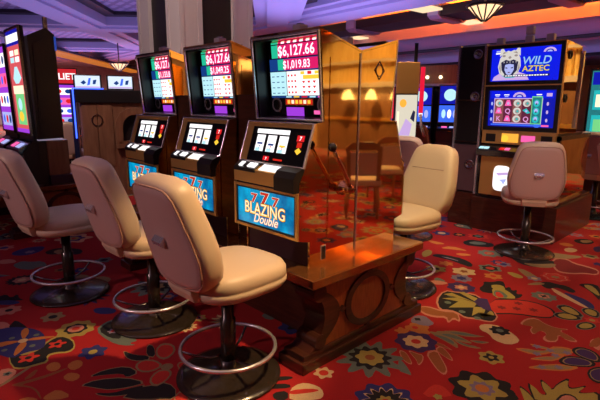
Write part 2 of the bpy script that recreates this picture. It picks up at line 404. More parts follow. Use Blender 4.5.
('P','p',0,[94,1098,111,1136,151,1158,214,1164,268,1183,312,1214,361,1191,412,1116,420,1085,386,1095,372,1074,378,1022,366,1017,338,1056,309,1061,280,1030,242,1011,194,1006,149,1021,107,1060]),
('P','l',1,[164,875,154,923,163,958,192,979,221,981,251,965,280,951,307,938,316,912,308,870,289,837,258,813,224,813,187,838]),
('F',0.198,0.902,0.026,2,0,[('k',1,4,0.3)]),
('F',0.256,0.779,0.071,3,0,[('o',1,5,0.35),('m',0.3,0,0)]),
('F',0.225,0.675,0.057,2,0,[('o',1,5,0.35)]),
('F',0.123,1.684,0.12,1,0,[('v',1,8,0.15),('p',0.5,6,0.3),('c',0.2,0,0)]),
('P','c',1,[546,1154,561,1185,588,1210,628,1229,679,1223,742,1195,787,1164,817,1130,822,1089,805,1039,774,1013,726,1009,687,1023,656,1055,625,1073,595,1075,569,1091,549,1122]),
('F',0.673,1.166,0.071,3,0,[('k',1,7,0.25),('g',0.35,0,0)]),
('P','p',1,[-141,1603,-117,1659,-75,1690,-15,1698,4,1677,-15,1628,-46,1592,-88,1569,-120,1561,-142,1571]),
('P','k',1,[276,1924,299,1936,307,1972,299,2033,317,2032,361,1970,386,1957,393,1991,408,1988,432,1947,449,1942,461,1973,474,1961,488,1908,506,1893,527,1916,541,1901,548,1848,540,1803,516,1765,482,1728,438,1692,380,1732,304,1854]),
('P','y',2,[314,1887,345,1913,383,1915,427,1892,470,1861,513,1821,525,1790,508,1767,475,1737,424,1699,375,1727,324,1824]),
('P','g',3,[348,1835,374,1855,414,1841,468,1793,473,1749,430,1710,390,1723,354,1790]),
('P','m',4,[367,1806,383,1818,409,1804,446,1765,452,1735,428,1714,402,1727,374,1775]),
('P','k',1,[425,1653,475,1721,537,1777,610,1819,680,1834,745,1822,792,1800,823,1770,843,1726,852,1670,841,1624,807,1589,756,1556,685,1525,616,1473,549,1401,488,1424,430,1552]),
('P','m',2,[431,1639,481,1706,543,1761,617,1803,683,1817,742,1803,786,1781,815,1749,833,1712,840,1671,829,1635,799,1604,750,1574,678,1544,608,1493,540,1420,482,1436,432,1548]),
('F',0.525,1.542,0.036,3,0,[('d',1,6,0.4)]),
('F',0.611,1.606,0.035,3,0,[('d',1,6,0.4)]),
('F',0.707,1.675,0.035,3,0,[('d',1,6,0.4)]),
('F',0.581,1.714,0.036,3,0,[('d',1,6,0.4)]),
('F',0.667,2.004,0.101,1,0,[('g',1,8,0.2),('p',0.48,6,0.3),('k',0.3,4,0.5)]),
('P','p',1,[722,1396,720,1455,731,1503,755,1539,788,1543,828,1516,865,1500,900,1495,938,1505,980,1530,988,1523,960,1484,967,1458,1007,1445,1045,1425,1080,1398,1081,1376,1050,1358,1017,1363,983,1391,973,1377,989,1320,987,1280,967,1256,948,1251,930,1267,917,1296,911,1339,894,1363,868,1370,855,1347,854,1295,843,1282,820,1309,807,1340,804,1377,792,1391,770,1382,750,1375,732,1370]),
('P','b',2,[736,1394,734,1447,745,1490,767,1523,798,1528,834,1505,868,1492,900,1488,935,1498,975,1521,981,1515,956,1479,962,1456,999,1445,1034,1428,1066,1404,1067,1384,1038,1366,1008,1370,976,1396,967,1382,981,1331,979,1294,960,1271,943,1267,926,1281,915,1307,909,1346,894,1368,870,1373,857,1352,857,1305,846,1293,825,1317,813,1345,811,1378,800,1391,780,1382,762,1375,745,1371]),
('P','g',1,[799,1906,828,1950,869,1957,920,1926,962,1887,996,1841,998,1808,966,1790,927,1789,878,1805,836,1830,802,1866]),
('P','k',2,[810,1901,836,1940,872,1946,917,1919,955,1885,986,1843,987,1814,959,1798,924,1796,880,1811,843,1833,813,1865]),
('P','y',3,[834,1891,853,1919,879,1924,913,1904,941,1879,964,1848,965,1826,944,1814,918,1813,885,1824,858,1841,836,1864]),
('P','g',1,[833,1747,869,1805,922,1825,989,1807,1007,1772,980,1721,944,1687,900,1669,863,1675,831,1704]),
('P','k',2,[842,1746,874,1798,921,1816,981,1800,997,1769,973,1723,941,1692,902,1677,868,1682,840,1708]),
('P','y',3,[861,1745,885,1783,919,1796,963,1784,976,1761,958,1727,934,1705,905,1693,880,1697,860,1716]),
('P','g',1,[948,1980,965,2023,994,2037,1035,2021,1063,1982,1079,1919,1076,1883,1055,1871,1030,1871,999,1884,973,1907,951,1942]),
('P','k',2,[955,1976,970,2014,996,2026,1033,2013,1058,1978,1072,1922,1070,1889,1051,1879,1028,1879,1001,1890,977,1911,958,1942]),
('P','y',3,[971,1967,982,1995,1001,2004,1028,1994,1047,1968,1057,1927,1056,1903,1042,1895,1025,1895,1004,1903,987,1919,973,1942]),
('P','g',1,[1004,1665,1015,1719,1037,1751,1070,1761,1093,1750,1107,1718,1103,1677,1082,1628,1060,1600,1036,1590,1018,1599,1005,1625]),
('P','k',2,[1009,1666,1019,1714,1039,1743,1068,1752,1089,1742,1101,1713,1098,1677,1079,1633,1059,1607,1038,1599,1022,1606,1010,1630]),
('P','y',3,[1020,1667,1028,1703,1043,1724,1064,1731,1079,1724,1089,1703,1086,1676,1072,1643,1057,1624,1042,1618,1030,1624,1021,1641]),
('P','g',1,[1123,1824,1156,1880,1182,1888,1203,1847,1203,1796,1183,1736,1158,1728,1124,1773]),
('P','k',2,[1128,1822,1157,1872,1181,1879,1199,1843,1199,1798,1182,1743,1158,1736,1129,1776]),
('P','y',3,[1138,1818,1159,1855,1177,1860,1190,1834,1191,1800,1178,1760,1161,1755,1139,1785]),
('F',1.059,1.806,0.054,4,0,[('m',1,6,0.3),('y',0.35,0,0)]),
('P','u',1,[756,2216,800,2214,849,2205,901,2189,948,2158,988,2111,1009,2065,1010,2018,993,2006,959,2028,916,2061,862,2106,810,2150,760,2194]),
('P','c',2,[650,2237,679,2229,730,2200,800,2152,876,2100,955,2045,982,2016,962,2008,918,2023,848,2061,787,2095,735,2124,690,2164,654,2215]),
('P','k',1,[542,2313,566,2353,596,2371,631,2367,666,2370,702,2382,745,2368,795,2329,815,2292,806,2258,781,2249,738,2267,703,2275,677,2274,658,2253,645,2212,626,2197,599,2208,572,2233,545,2273]),
('P','k',1,[785,2520,821,2574,860,2596,901,2585,944,2485,988,2307,995,2244,967,2285,939,2327,910,2370,879,2407,846,2437,814,2462,782,2483]),
('P','y',2,[814,2518,839,2545,869,2537,905,2495,937,2439,967,2369,967,2345,938,2364,895,2405,834,2470]),
('F',0.664,1.139,0.0,0,0,[('k',1,0,0)]),
('P','b',1,[1146,1398,1145,1476,1150,1530,1162,1560,1178,1536,1196,1460,1191,1408,1161,1377]),
('P','o',1,[842,1009,868,1040,902,1063,942,1076,975,1109,1002,1160,1016,1163,1016,1119,1000,1073,968,1025,922,999,860,995]),
('P','t',2,[865,1014,886,1039,912,1059,943,1074,969,1100,992,1138,1002,1142,1000,1113,986,1081,959,1044,924,1020,878,1008]),
('P','o',1,[883,1134,918,1151,955,1161,993,1165,999,1154,973,1129,937,1119,890,1123]),
('P','t',2,[898,1127,925,1144,953,1156,982,1165,986,1159,965,1138,938,1126,903,1121]),
('P','o',1,[954,958,979,1005,1005,1043,1033,1074,1058,1107,1079,1144,1084,1129,1073,1061,1051,1013,1018,985,987,962,957,943]),
('P','t',2,[968,974,988,1008,1010,1038,1032,1062,1052,1087,1070,1115,1073,1105,1061,1060,1043,1025,1017,1001,992,981,969,965]),
('P','o',1,[981,848,1006,897,1038,946,1077,995,1122,1034,1172,1061,1185,1046,1162,989,1126,940,1077,898,1032,863,989,837]),
('P','t',2,[1001,866,1023,902,1049,939,1081,977,1116,1009,1155,1035,1164,1028,1144,987,1115,950,1076,914,1040,884,1007,860]),
('P','o',1,[997,1207,1039,1244,1073,1259,1100,1250,1109,1219,1100,1167,1077,1128,1039,1101,1009,1111,987,1162]),
('P','t',2,[1012,1190,1045,1221,1072,1236,1091,1234,1096,1216,1088,1181,1069,1151,1038,1127,1016,1130,1003,1159]),
('F',0.959,1.036,0.027,3,0,[('l',1,5,0.4)]),
('F',1.001,1.14,0.027,3,0,[('l',1,5,0.4)]),
('F',1.044,1.099,0.027,3,0,[('l',1,5,0.4)]),
('F',1.103,0.973,0.026,3,0,[('l',1,5,0.4)]),
('F',1.035,0.901,0.026,3,0,[('l',1,5,0.4)]),
('F',1.083,1.185,0.027,3,0,[('l',1,5,0.4)]),
('F',0.926,1.128,0.028,3,0,[('l',1,5,0.4)]),
('P','k',4,[1092,1272,1106,1312,1134,1333,1174,1336,1207,1320,1235,1288,1251,1253,1255,1214,1242,1193,1210,1187,1176,1188,1140,1194,1112,1211,1094,1238]),
('P','t',5,[1109,1268,1121,1299,1142,1316,1174,1318,1200,1306,1222,1281,1235,1253,1239,1222,1229,1204,1203,1200,1176,1201,1147,1206,1125,1219,1111,1241]),
('P','v',6,[1117,1266,1127,1294,1146,1309,1174,1311,1197,1300,1217,1278,1228,1253,1232,1225,1222,1210,1200,1206,1176,1207,1150,1211,1131,1223,1118,1242]),
('P','k',4,[1076,1073,1085,1123,1111,1162,1153,1189,1192,1200,1227,1193,1244,1172,1244,1137,1225,1102,1187,1068,1154,1043,1125,1026,1101,1025,1081,1040]),
('P','t',5,[1093,1080,1100,1121,1121,1152,1154,1173,1185,1181,1213,1176,1227,1160,1227,1131,1211,1104,1181,1077,1154,1057,1131,1043,1112,1042,1097,1054]),
('P','v',6,[1100,1084,1107,1119,1125,1147,1155,1166,1182,1173,1207,1169,1219,1154,1219,1129,1205,1105,1178,1081,1155,1063,1135,1051,1118,1050,1104,1061]),
('P','k',4,[1232,1069,1243,1116,1262,1150,1289,1172,1315,1149,1339,1082,1343,1026,1329,979,1308,956,1281,959,1257,981,1237,1024]),
('P','t',5,[1243,1066,1252,1103,1267,1130,1288,1148,1309,1129,1328,1076,1332,1031,1320,994,1304,976,1282,978,1263,996,1247,1030]),
('P','v',6,[1248,1065,1256,1097,1269,1121,1288,1136,1306,1120,1324,1073,1327,1034,1316,1000,1302,985,1283,986,1266,1002,1251,1033]),
('P','k',1,[1022,619,1042,612,1064,600,1087,582,1110,562,1131,538,1131,516,1110,493,1088,501,1066,538,1044,573,1023,606]),
('P','y',2,[1031,603,1049,597,1068,587,1090,572,1110,554,1130,533,1129,512,1110,492,1090,498,1070,531,1050,562,1031,591]),
('P','k',1,[1039,680,1062,670,1086,654,1109,630,1128,624,1144,635,1141,651,1121,672,1100,706,1077,753,1080,768,1110,751,1132,734,1147,716,1153,729,1152,772,1158,823,1172,883,1185,885,1197,830,1209,806,1223,809,1241,834,1265,882,1272,878,1262,824,1264,798,1275,800,1295,821,1324,862,1347,849,1363,784,1313,691,1198,568,1114,548,1057,637]),
('P','y',2,[1054,673,1075,665,1096,651,1117,630,1135,624,1149,635,1147,649,1129,668,1109,698,1089,740,1092,754,1119,739,1139,724,1152,708,1158,720,1157,759,1163,805,1177,859,1189,861,1199,813,1211,791,1223,794,1240,817,1262,861,1268,858,1260,809,1260,785,1271,787,1290,807,1316,845,1337,834,1352,776,1305,690,1198,575,1121,555,1070,635]),
('P','k',3,[1198,647,1201,690,1214,720,1237,736,1261,731,1284,705,1273,668,1228,620,1204,604,1199,619]),
('P','p',4,[1209,647,1212,684,1222,709,1240,722,1260,718,1279,696,1271,666,1234,626,1213,612,1210,623]),
('P','p',1,[1137,1459,1140,1503,1154,1514,1179,1492,1199,1451,1213,1391,1210,1365,1190,1373,1169,1392,1147,1422]),
('P','p',1,[909,1306,914,1345,931,1368,960,1374,978,1361,986,1329,984,1296,972,1262,956,1245,936,1244,921,1255,911,1276]),
('P','k',1,[932,576,964,554,991,544,1013,545,1032,529,1050,495,1044,458,1014,416,979,440,937,536]),
('P','y',1,[-615,2283,-626,2362,-612,2398,-574,2388,-541,2349,-515,2282,-505,2219,-509,2159,-535,2158,-585,2215]),
('P','k',1,[-495,2275,-481,2329,-442,2362,-379,2375,-319,2386,-263,2393,-196,2377,-120,2340,-74,2292,-58,2235,-78,2213,-136,2225,-198,2237,-263,2251,-324,2254,-380,2246,-432,2243,-479,2247]),
('P','l',2,[-404,2296,-345,2314,-286,2316,-228,2302,-224,2294,-273,2292,-332,2290,-400,2288]),
('F',-0.26,1.933,0.104,1,0,[('y',1,6,0.3),('k',0.35,0,0)]),
('F',-0.268,2.138,0.076,1,0,[('o',1,6,0.4)]),
('F',-0.046,2.061,0.114,1,0,[('c',1,6,0.25),('b',0.35,5,0.3)]),
('F',0.022,1.885,0.095,1,0,[('l',1,8,0.2),('u',0.5,6,0.3)]),
('F',0.08,2.324,0.112,1,0,[('g',1,6,0.25),('k',0.7,6,0.25),('m',0.35,0,0)]),
('F',0.191,2.143,0.085,1,0,[('o',1,6,0.3),('m',0.3,0,0)]),
('F',-0.124,2.755,0.123,1,0,[('g',1,8,0.2),('m',0.4,0,0),('t',0.2,0,0)]),
('P','k',1,[230,1799,228,1861,217,1907,196,1937,201,1963,233,1985,255,2015,266,2054,284,2074,311,2076,351,2014,402,1893,398,1804,341,1742,292,1725,251,1753]),
('P','y',2,[275,1924,299,1963,325,1979,355,1973,384,1935,413,1868,418,1825,400,1806,360,1823,296,1877]),
('P','g',1,[-140,1715,-131,1739,-102,1743,-54,1726,-33,1702,-37,1670,-54,1652,-82,1648,-108,1660,-132,1689]),
('P','o',1,[-560,2569,-535,2659,-463,2697,-347,2681,-322,2659,-386,2628,-457,2591,-533,2547]),
('P','o',1,[-353,2498,-332,2541,-292,2565,-235,2571,-223,2547,-255,2493,-294,2469,-340,2474]),
('P','o',1,[-803,2718,-730,2730,-667,2732,-614,2724,-611,2694,-659,2641,-721,2639,-799,2687]),
('P','k',1,[-510,2973,-502,3051,-469,3099,-411,3115,-342,3124,-261,3124,-214,3088,-200,3018,-225,2959,-290,2908,-350,2875,-404,2857,-452,2869,-493,2913]),
('P','g',2,[-452,2980,-430,3049,-381,3081,-305,3075,-289,3038,-329,2972,-377,2941,-434,2944]),
('P','k',1,[-176,3023,-165,3077,-120,3043,-45,2924,3,2822,24,2734,8,2735,-47,2825,-101,2901,-154,2964]),
('F',-0.855,3.088,0.113,1,0,[('u',1,7,0.3),('c',0.4,0,0)]),
('F',-0.497,3.283,0.13,1,0,[('m',1,6,0.3),('k',0.6,6,0.3),('g',0.3,0,0)]),
('F',-0.68,3.179,0.084,1,0,[('k',1,7,0.3),('o',0.5,5,0.3)]),
('F',0.064,2.549,0.077,1,0,[('u',1,7,0.3),('m',0.4,0,0)]),
('P','t',1,[199,3129,242,3218,309,3275,397,3299,475,3328,542,3362,570,3345,558,3279,518,3208,449,3132,381,3080,312,3050,252,3048,203,3073]),
('P','k',1,[61,2857,90,2929,160,2966,266,2965,350,2973,415,2988,459,2946,482,2849,467,2772,413,2712,347,2675,269,2658,185,2691,93,2776]),
('P','g',2,[75,2863,110,2921,175,2947,267,2940,295,2905,262,2843,200,2817,106,2828]),
('P','t',3,[245,2720,315,2762,378,2822,435,2902,470,2899,482,2815,460,2749,403,2697,334,2678,252,2692]),
('P','p',1,[403,2994,395,3078,413,3137,458,3166,502,3158,546,3113,597,3088,657,3083,715,3069,773,3048,810,2995,827,2912,809,2858,756,2831,712,2794,677,2746,636,2712,587,2690,545,2700,509,2743,471,2810,429,2904]),
('P','d',2,[420,2999,416,3062,435,3105,474,3126,516,3113,559,3069,610,3045,668,3040,724,3029,775,3012,803,2973,810,2913,790,2875,743,2859,703,2827,668,2780,627,2747,580,2728,541,2738,510,2780,476,2842,440,2925]),
('F',0.581,2.532,0.127,1,0,[('m',1,7,0.2),('p',0.8,7,0.2),('m',0.7,7,0.2),('t',0.3,6,0.3)]),
('P','c',1,[357,3534,375,3584,406,3602,451,3586,471,3544,467,3476,448,3434,413,3417,384,3433,360,3483]),
('P','o',1,[247,3699,280,3759,323,3771,376,3736,388,3693,362,3641,320,3629,261,3656]),
('F',0.622,3.43,0.085,1,0,[('t',1,6,0.3),('k',0.5,2,0.5)]),
('P','y',1,[235,2345,271,2369,318,2365,374,2334,391,2299,370,2261,324,2264,253,2310]),
('P','t',1,[260,2520,311,2526,386,2486,481,2405,502,2354,454,2331,383,2367,286,2465]),
('F',0.465,2.358,0.067,2,0,[('l',1,6,0.3),('c',0.4,0,0)]),
('P','t',1,[478,2192,506,2265,538,2300,574,2296,573,2268,538,2215,506,2181,478,2164]),
('F',0.119,2.529,0.081,1,0,[('l',1,6,0.35),('u',0.4,0,0)]),
('P','k',1,[320,3985,355,4074,407,4106,473,4080,504,4023,502,3936,476,3879,426,3851,377,3863,328,3915]),
('P','t',2,[378,4009,415,4060,449,4074,481,4050,481,4002,450,3930,416,3916,378,3961]),
('P','v',1,[556,3821,578,3891,611,3871,653,3764,660,3688,634,3638,602,3656,564,3742]),
('F',0.452,4.31,0.079,1,0,[('o',1,6,0.3),('k',0.4,0,0)]),
('F',0.14,4.069,0.119,1,0,[('m',1,6,0.3),('k',0.5,6,0.3)]),
('F',0.749,3.219,0.057,2,0,[('v',1,6,0.3)]),
('F',0.268,4.212,0.08,1,0,[('l',1,6,0.3),('m',0.4,0,0)]),
]

# ------------------------------------------------------------------ floor: patterned carpet
RUGC = dict(k=(.010, .009, .010), n=(.016, .012, .012), y=(.42, .33, .07), o=(.60, .20, .04), t=(.33, .23, .10), p=(.62, .24, .16),
            c=(.74, .52, .26), u=(.030, .032, .17), v=(.055, .022, .12), g=(.15, .19, .15), m=(.62, .035, .02), b=(.34, .10, .025),
            l=(.25, .19, .28), d=(.24, .015, .015))
def pile(name, c):
    return noise_mix(name, c, tuple(x * .78 for x in c), 260, .95, detail=2, bumps=.25)
RUGM = {k: pile('carpet_wool_' + n, RUGC[k]) for k, n in dict(k='black', n='soot', y='olive', o='orange', t='tan', p='pink', c='cream',
        u='blue', v='violet', g='sage', m='coral', b='rust', l='lilac', d='wine').items()}
RUGFAR = noise_mix('carpet_wool_mixed', (.36, .02, .02), (.16, .13, .10), 3.0, .95)
RUGM['R'] = pile('carpet_wool_red', (.43, .008, .009))

def build_floor():
    b = MB()
    xs, ys = (-34, -8.2, 5.2, 12), (-9, -4.2, 8.2, 34)
    for i in range(3):
        for j in range(3):
            b.add([(xs[i], ys[j], 0), (xs[i + 1], ys[j], 0), (xs[i + 1], ys[j + 1], 0), (xs[i], ys[j + 1], 0)], [(0, 1, 2, 3)], RUGM['R'] if i == 1 and j == 1 else RUGFAR)
    cnt = [0]
    def lift(layer):
        cnt[0] += 1
        return .0004 + .0004 * layer + .00003 * (cnt[0] % 9)
    def flower(x, y, r, layer, rot, layers):
        for i, (c, sc, n, dep) in enumerate(layers):
            k = 16 if not n else n * 6
            pts = []
            for j in range(k):
                a = 2 * PI * j / k
                rr = r * sc * (1 if not n else 1 - dep * (.5 - .5 * math.cos(n * a)))
                pts.append((x + rr * math.cos(a + rot), y + rr * math.sin(a + rot)))
            b.flat(pts, lift(layer + i), RUGM[c])
    def leaf(x, y, L, W, a, c, layer):
        pts = []
        for t in range(9):
            s_ = t / 8
            pts.append((s_ * L, W * math.sin(PI * s_ ** .8)))
        for t in range(7, 0, -1):
            s_ = t / 8
            pts.append((s_ * L, -W * math.sin(PI * s_ ** .8) * .7))
        ca, sa = math.cos(a), math.sin(a)
        b.flat([(x + p[0] * ca - p[1] * sa, y + p[0] * sa + p[1] * ca) for p in pts], lift(layer), RUGM[c])
    spots = []
    for e in CARPET:
        if e[0] == 'P':
            pts = [(e[3][i] / 1000, e[3][i + 1] / 1000) for i in range(0, len(e[3]), 2)]
            b.flat(pts, lift(e[2]), RUGM[e[1]])
            spots.append((sum(p[0] for p in pts) / len(pts), sum(p[1] for p in pts) / len(pts), .22))
        else:
            flower(*e[1:])
            spots.append((e[1], e[2], .12 + e[3]))
    # the weave goes on over the whole hall
    cols = 'kyotpcuvgmbl'
    tries = 0
    placed = 0
    while tries < 22000 and placed < 1900:
        tries += 1
        x = random.uniform(-8, 5)
        y = random.uniform(-4, 8)
        r = random.uniform(.06, .23)
        if any((x - a) ** 2 + (y - c) ** 2 < (r + d) ** 2 for a, c, d in spots):
            continue
        spots.append((x, y, r * .72))
        placed += 1
        kind = random.random()
        c1, c2, c3 = random.sample(cols, 3)
        if kind < .5:
            n = random.choice((5, 6, 7, 8, 11))
            flower(x, y, r, 1, random.random() * 6, [(c1, 1, n, .3), ('k' if random.random() < .5 else c2, .62, n, .3), (c3, .36, 6, .3), ('m', .13, 0, 0)])
        elif kind < .75:
            a0 = random.random() * 6.3
            for q in range(5):
                leaf(x, y, r * 1.5, r * .25, a0 + (q - 2) * .5, c1, 1)
                leaf(x + .02 * math.cos(a0), y + .02 * math.sin(a0), r * 1.25, r * .14, a0 + (q - 2) * .5, c2, 2)
        else:
            a0 = random.random() * 6.3
            leaf(x, y, r * 2, r * .7, a0, 'k', 1)
            leaf(x + .1 * r * math.cos(a0), y + .1 * r * math.sin(a0), r * 1.7, r * .5, a0, c1, 2)
            flower(x + r * .7 * math.cos(a0), y + r * .7 * math.sin(a0), r * .3, 3, 0, [(c2, 1, 6, .3), (c3, .4, 0, 0)])
    return struct(b.build('floor'))
build_floor()

# ------------------------------------------------------------------ stools
def make_stool(label, loc, rz, cloth=LEATHER, back=LEATHERBACK, group='casino stools'):
    """swivel stool facing local +Y, origin on the floor under its post"""
    t = thing('casino_stool', label, 'stool', loc, rz, group)
    MB().lathe([(.285, .0), (.292, .008), (.288, .016), (.25, .026), (.15, .036), (.07, .046), (.05, .065), (.0495, .1)], BRONZE, 40).build('base', t)
    MB().lathe([(.043, .07), (.043, .34), (.034, .345), (.034, .52)], BRONZE, 20).build('post', t)
    ring = MB().tube([(.262 * math.cos(2 * PI * i / 40), .262 * math.sin(2 * PI * i / 40), .175) for i in range(40)], .011, CHROME, 10, True).build('foot_ring', t)
    sp = MB()
    for k in range(3):
        a = PI / 2 + 2 * PI * k / 3 + .5
        ca, sa = math.cos(a), math.sin(a)
        sp.tube([(ca * d, sa * d, z) for d, z in ((.03, .125), (.10, .115), (.18, .135), (.258, .172))], .008, STEEL, 8)
    sp.build('spoke', ring)
    # seat cushion: superellipse rings
    def sq(hx, hy, z, n=40, e=3.2, cy=.025, slope=0.):
        out = []
        z += .05
        hx *= 1.03
        hy *= 1.02
        for i in range(n):
            a = 2 * PI * i / n
            c, s_ = math.cos(a), math.sin(a)
            x = hx * math.copysign(abs(c) ** (2 / e), c)
            y = hy * math.copysign(abs(s_) ** (2 / e), s_)
            out.append((x, cy + y, z + slope * y))
        return out
    seat = MB()
    seat.loft([sq(.20, .21, .478), sq(.235, .255, .486), sq(.250, .272, .512), sq(.252, .274, .535),
               sq(.246, .268, .540), sq(.250, .272, .546), sq(.249, .270, .585), sq(.236, .256, .610),
               sq(.20, .22, .626), sq(.13, .15, .634), sq(.05, .06, .637)], cloth)
    so = seat.build('seat', t)
    MB().lathe([(.11, .505), (.12, .512), (.12, .532)], BLACK, 20).build('swivel_plate', so)
    # backrest
    prof = [(0, .00), (.10, .0), (.175, .012), (.215, .045), (.236, .10), (.246, .17), (.243, .22), (.233, .29), (.218, .36), (.203, .43),
            (.191, .474), (.172, .508), (.14, .531), (.09, .543)]
    half = [(x * 1.03, z * 1.055) for x, z in prof]
    outline = half + [(0, .575)] + [(-x, z) for x, z in half[::-1] if x > 0]
    # resample more evenly
    cx, cz = 0, .27
    def inset(d):
        n = len(outline)
        out = []
        for i in range(n):
            p0, p1, p2 = outline[i - 1], outline[i], outline[(i + 1) % n]
            tx, tz = p2[0] - p0[0], p2[1] - p0[1]
            l = math.hypot(tx, tz) or 1
            out.append((p1[0] - tz / l * d, p1[1] + tx / l * d))
        return out
    tilt = math.radians(15)
    def place(p, y):
        x, z = p
        y2 = y + .55 * x * x           # wraps slightly round the sitter
        # lean back about the lower edge
        yy = y2 * math.cos(tilt) - z * math.sin(tilt)
        zz = z * math.cos(tilt) + y2 * math.sin(tilt)
        return (x, -.235 + yy, .615 + zz)
    def scale(P, k):
        return [(cx + (a - cx) * k, cz + (c - cz) * k) for a, c in P]
    bk = MB()
    bk.loft([[place(p, -.060) for p in inset(.024)], [place(p, -.050) for p in inset(.008)], [place(p, -.03) for p in inset(.0)],
             [place(p, .025) for p in inset(.0)], [place(p, .050) for p in inset(.010)], [place(p, .064) for p in inset(.034)],
             [place(p, .070) for p in scale(inset(.034), .8)], [place(p, .074) for p in scale(inset(.034), .4)]], cloth)
    bo = bk.build('backrest', t)
    pn = MB()
    pn.loft([[place(p, -.056) for p in inset(.020)], [place(p, -.066) for p in inset(.028)], [place(p, -.070) for p in scale(inset(.030), .9)],
             [place(p, -.071) for p in scale(inset(.030), .45)]], back)
    po = pn.build('back_panel', bo, label='vinyl rear panel of the backrest, mauve room light put into its colour')
    MB().tube([place(p, -.064) for p in inset(.022)], .0045, PIPING, 6, True).build('piping', bo)
    # seam across the front of the back
    MB().tube([place((x, .36 + .0 * x), .0745 if abs(x) < .1 else .072) for x in (-.16, -.1, -.05, 0, .05, .1, .16)], .003, PIPING, 6).build('seam', bo)
    # carrying handle on the rear
    h = MB()
    yb = -.073
    def hp(x, z, d):
        return place((x, z), yb - d)
    for (z0, z1, d0, d1, w0, w1) in ((.300, .282, .0, .024, .042, .042), (.282, .262, .024, .022, .042, .036), (.262, .238, .022, .0, .036, .016)):
        v = [hp(-w0, z0, d0), hp(w0, z0, d0), hp(w1, z1, d1), hp(-w1, z1, d1), hp(-w0, z0, -.004), hp(w0, z0, -.004), hp(w1, z1, -.004), hp(-w1, z1, -.004)]
        h.add(v, [(0, 1, 2, 3), (4, 7, 6, 5), (0, 3, 7, 4), (1, 5, 6, 2), (0, 4, 5, 1), (2, 6, 7, 3)], CHROME)
    h.build('handle', bo, label='pale metal grab handle')
    # upholstered bracket joining seat and back
    br = MB()
    br.loft([[(x, y, z) for x, y in ((-w, -.20), (w, -.20), (w, -.245 - d), (-w, -.245 - d))] for w, z, d in ((.10, .54, .02), (.11, .59, .045), (.105, .65, .05), (.10, .71, .06))], cloth, smooth=False)
    br.build('back_bracket', t, .008)
    return t

make_stool('large cream stool with mauve back, nearest the camera, before the first slot machine', (-.155, -.476, 0), .03)
make_stool('cream stool second from the camera, before the middle slot machine', (-1.07, -.462, 0), .04)
make_stool('cream stool third from the camera, its back cut by the picture edge', (-1.96, -.74, 0), .10)
make_stool('yellow-cream stool facing the camera behind the brass end panel', (-.235, 1.33, 0), PI - .14)
make_stool('stool with mauve back turned to the camera before the jaguar game screens', (.10, 3.06, 0), .50)
make_stool('stool half hidden behind the yellow-cream stool, before the black speaker cabinet', (-1.08, 2.70, 0), .30)
make_stool('small distant stool before the blue screens, shade and red light put into its colour', (-2.75, 5.35, 0), .6, SHADEDCLOTH, SHADEDCLOTH)
make_stool('cream stool right of the jaguar game, its seat cut by the right picture edge', (.98, 3.55, 0), -1.0)
make_stool('mauve-backed stool under the teal screen at the right picture edge', (.10, 5.45, 0), -.1)
make_stool('pale stool seen edge-on beyond the black monitor case', (-6.95, .88, 0), 1.1)

# ------------------------------------------------------------------ pedestal stand under a bank
def arc(cx, cy, r, a0, a1, n):
    return [(cx + r * math.cos(math.radians(a0 + (a1 - a0) * i / n)), cy + r * math.sin(math.radians(a0 + (a1 - a0) * i / n))) for i in range(n + 1)]

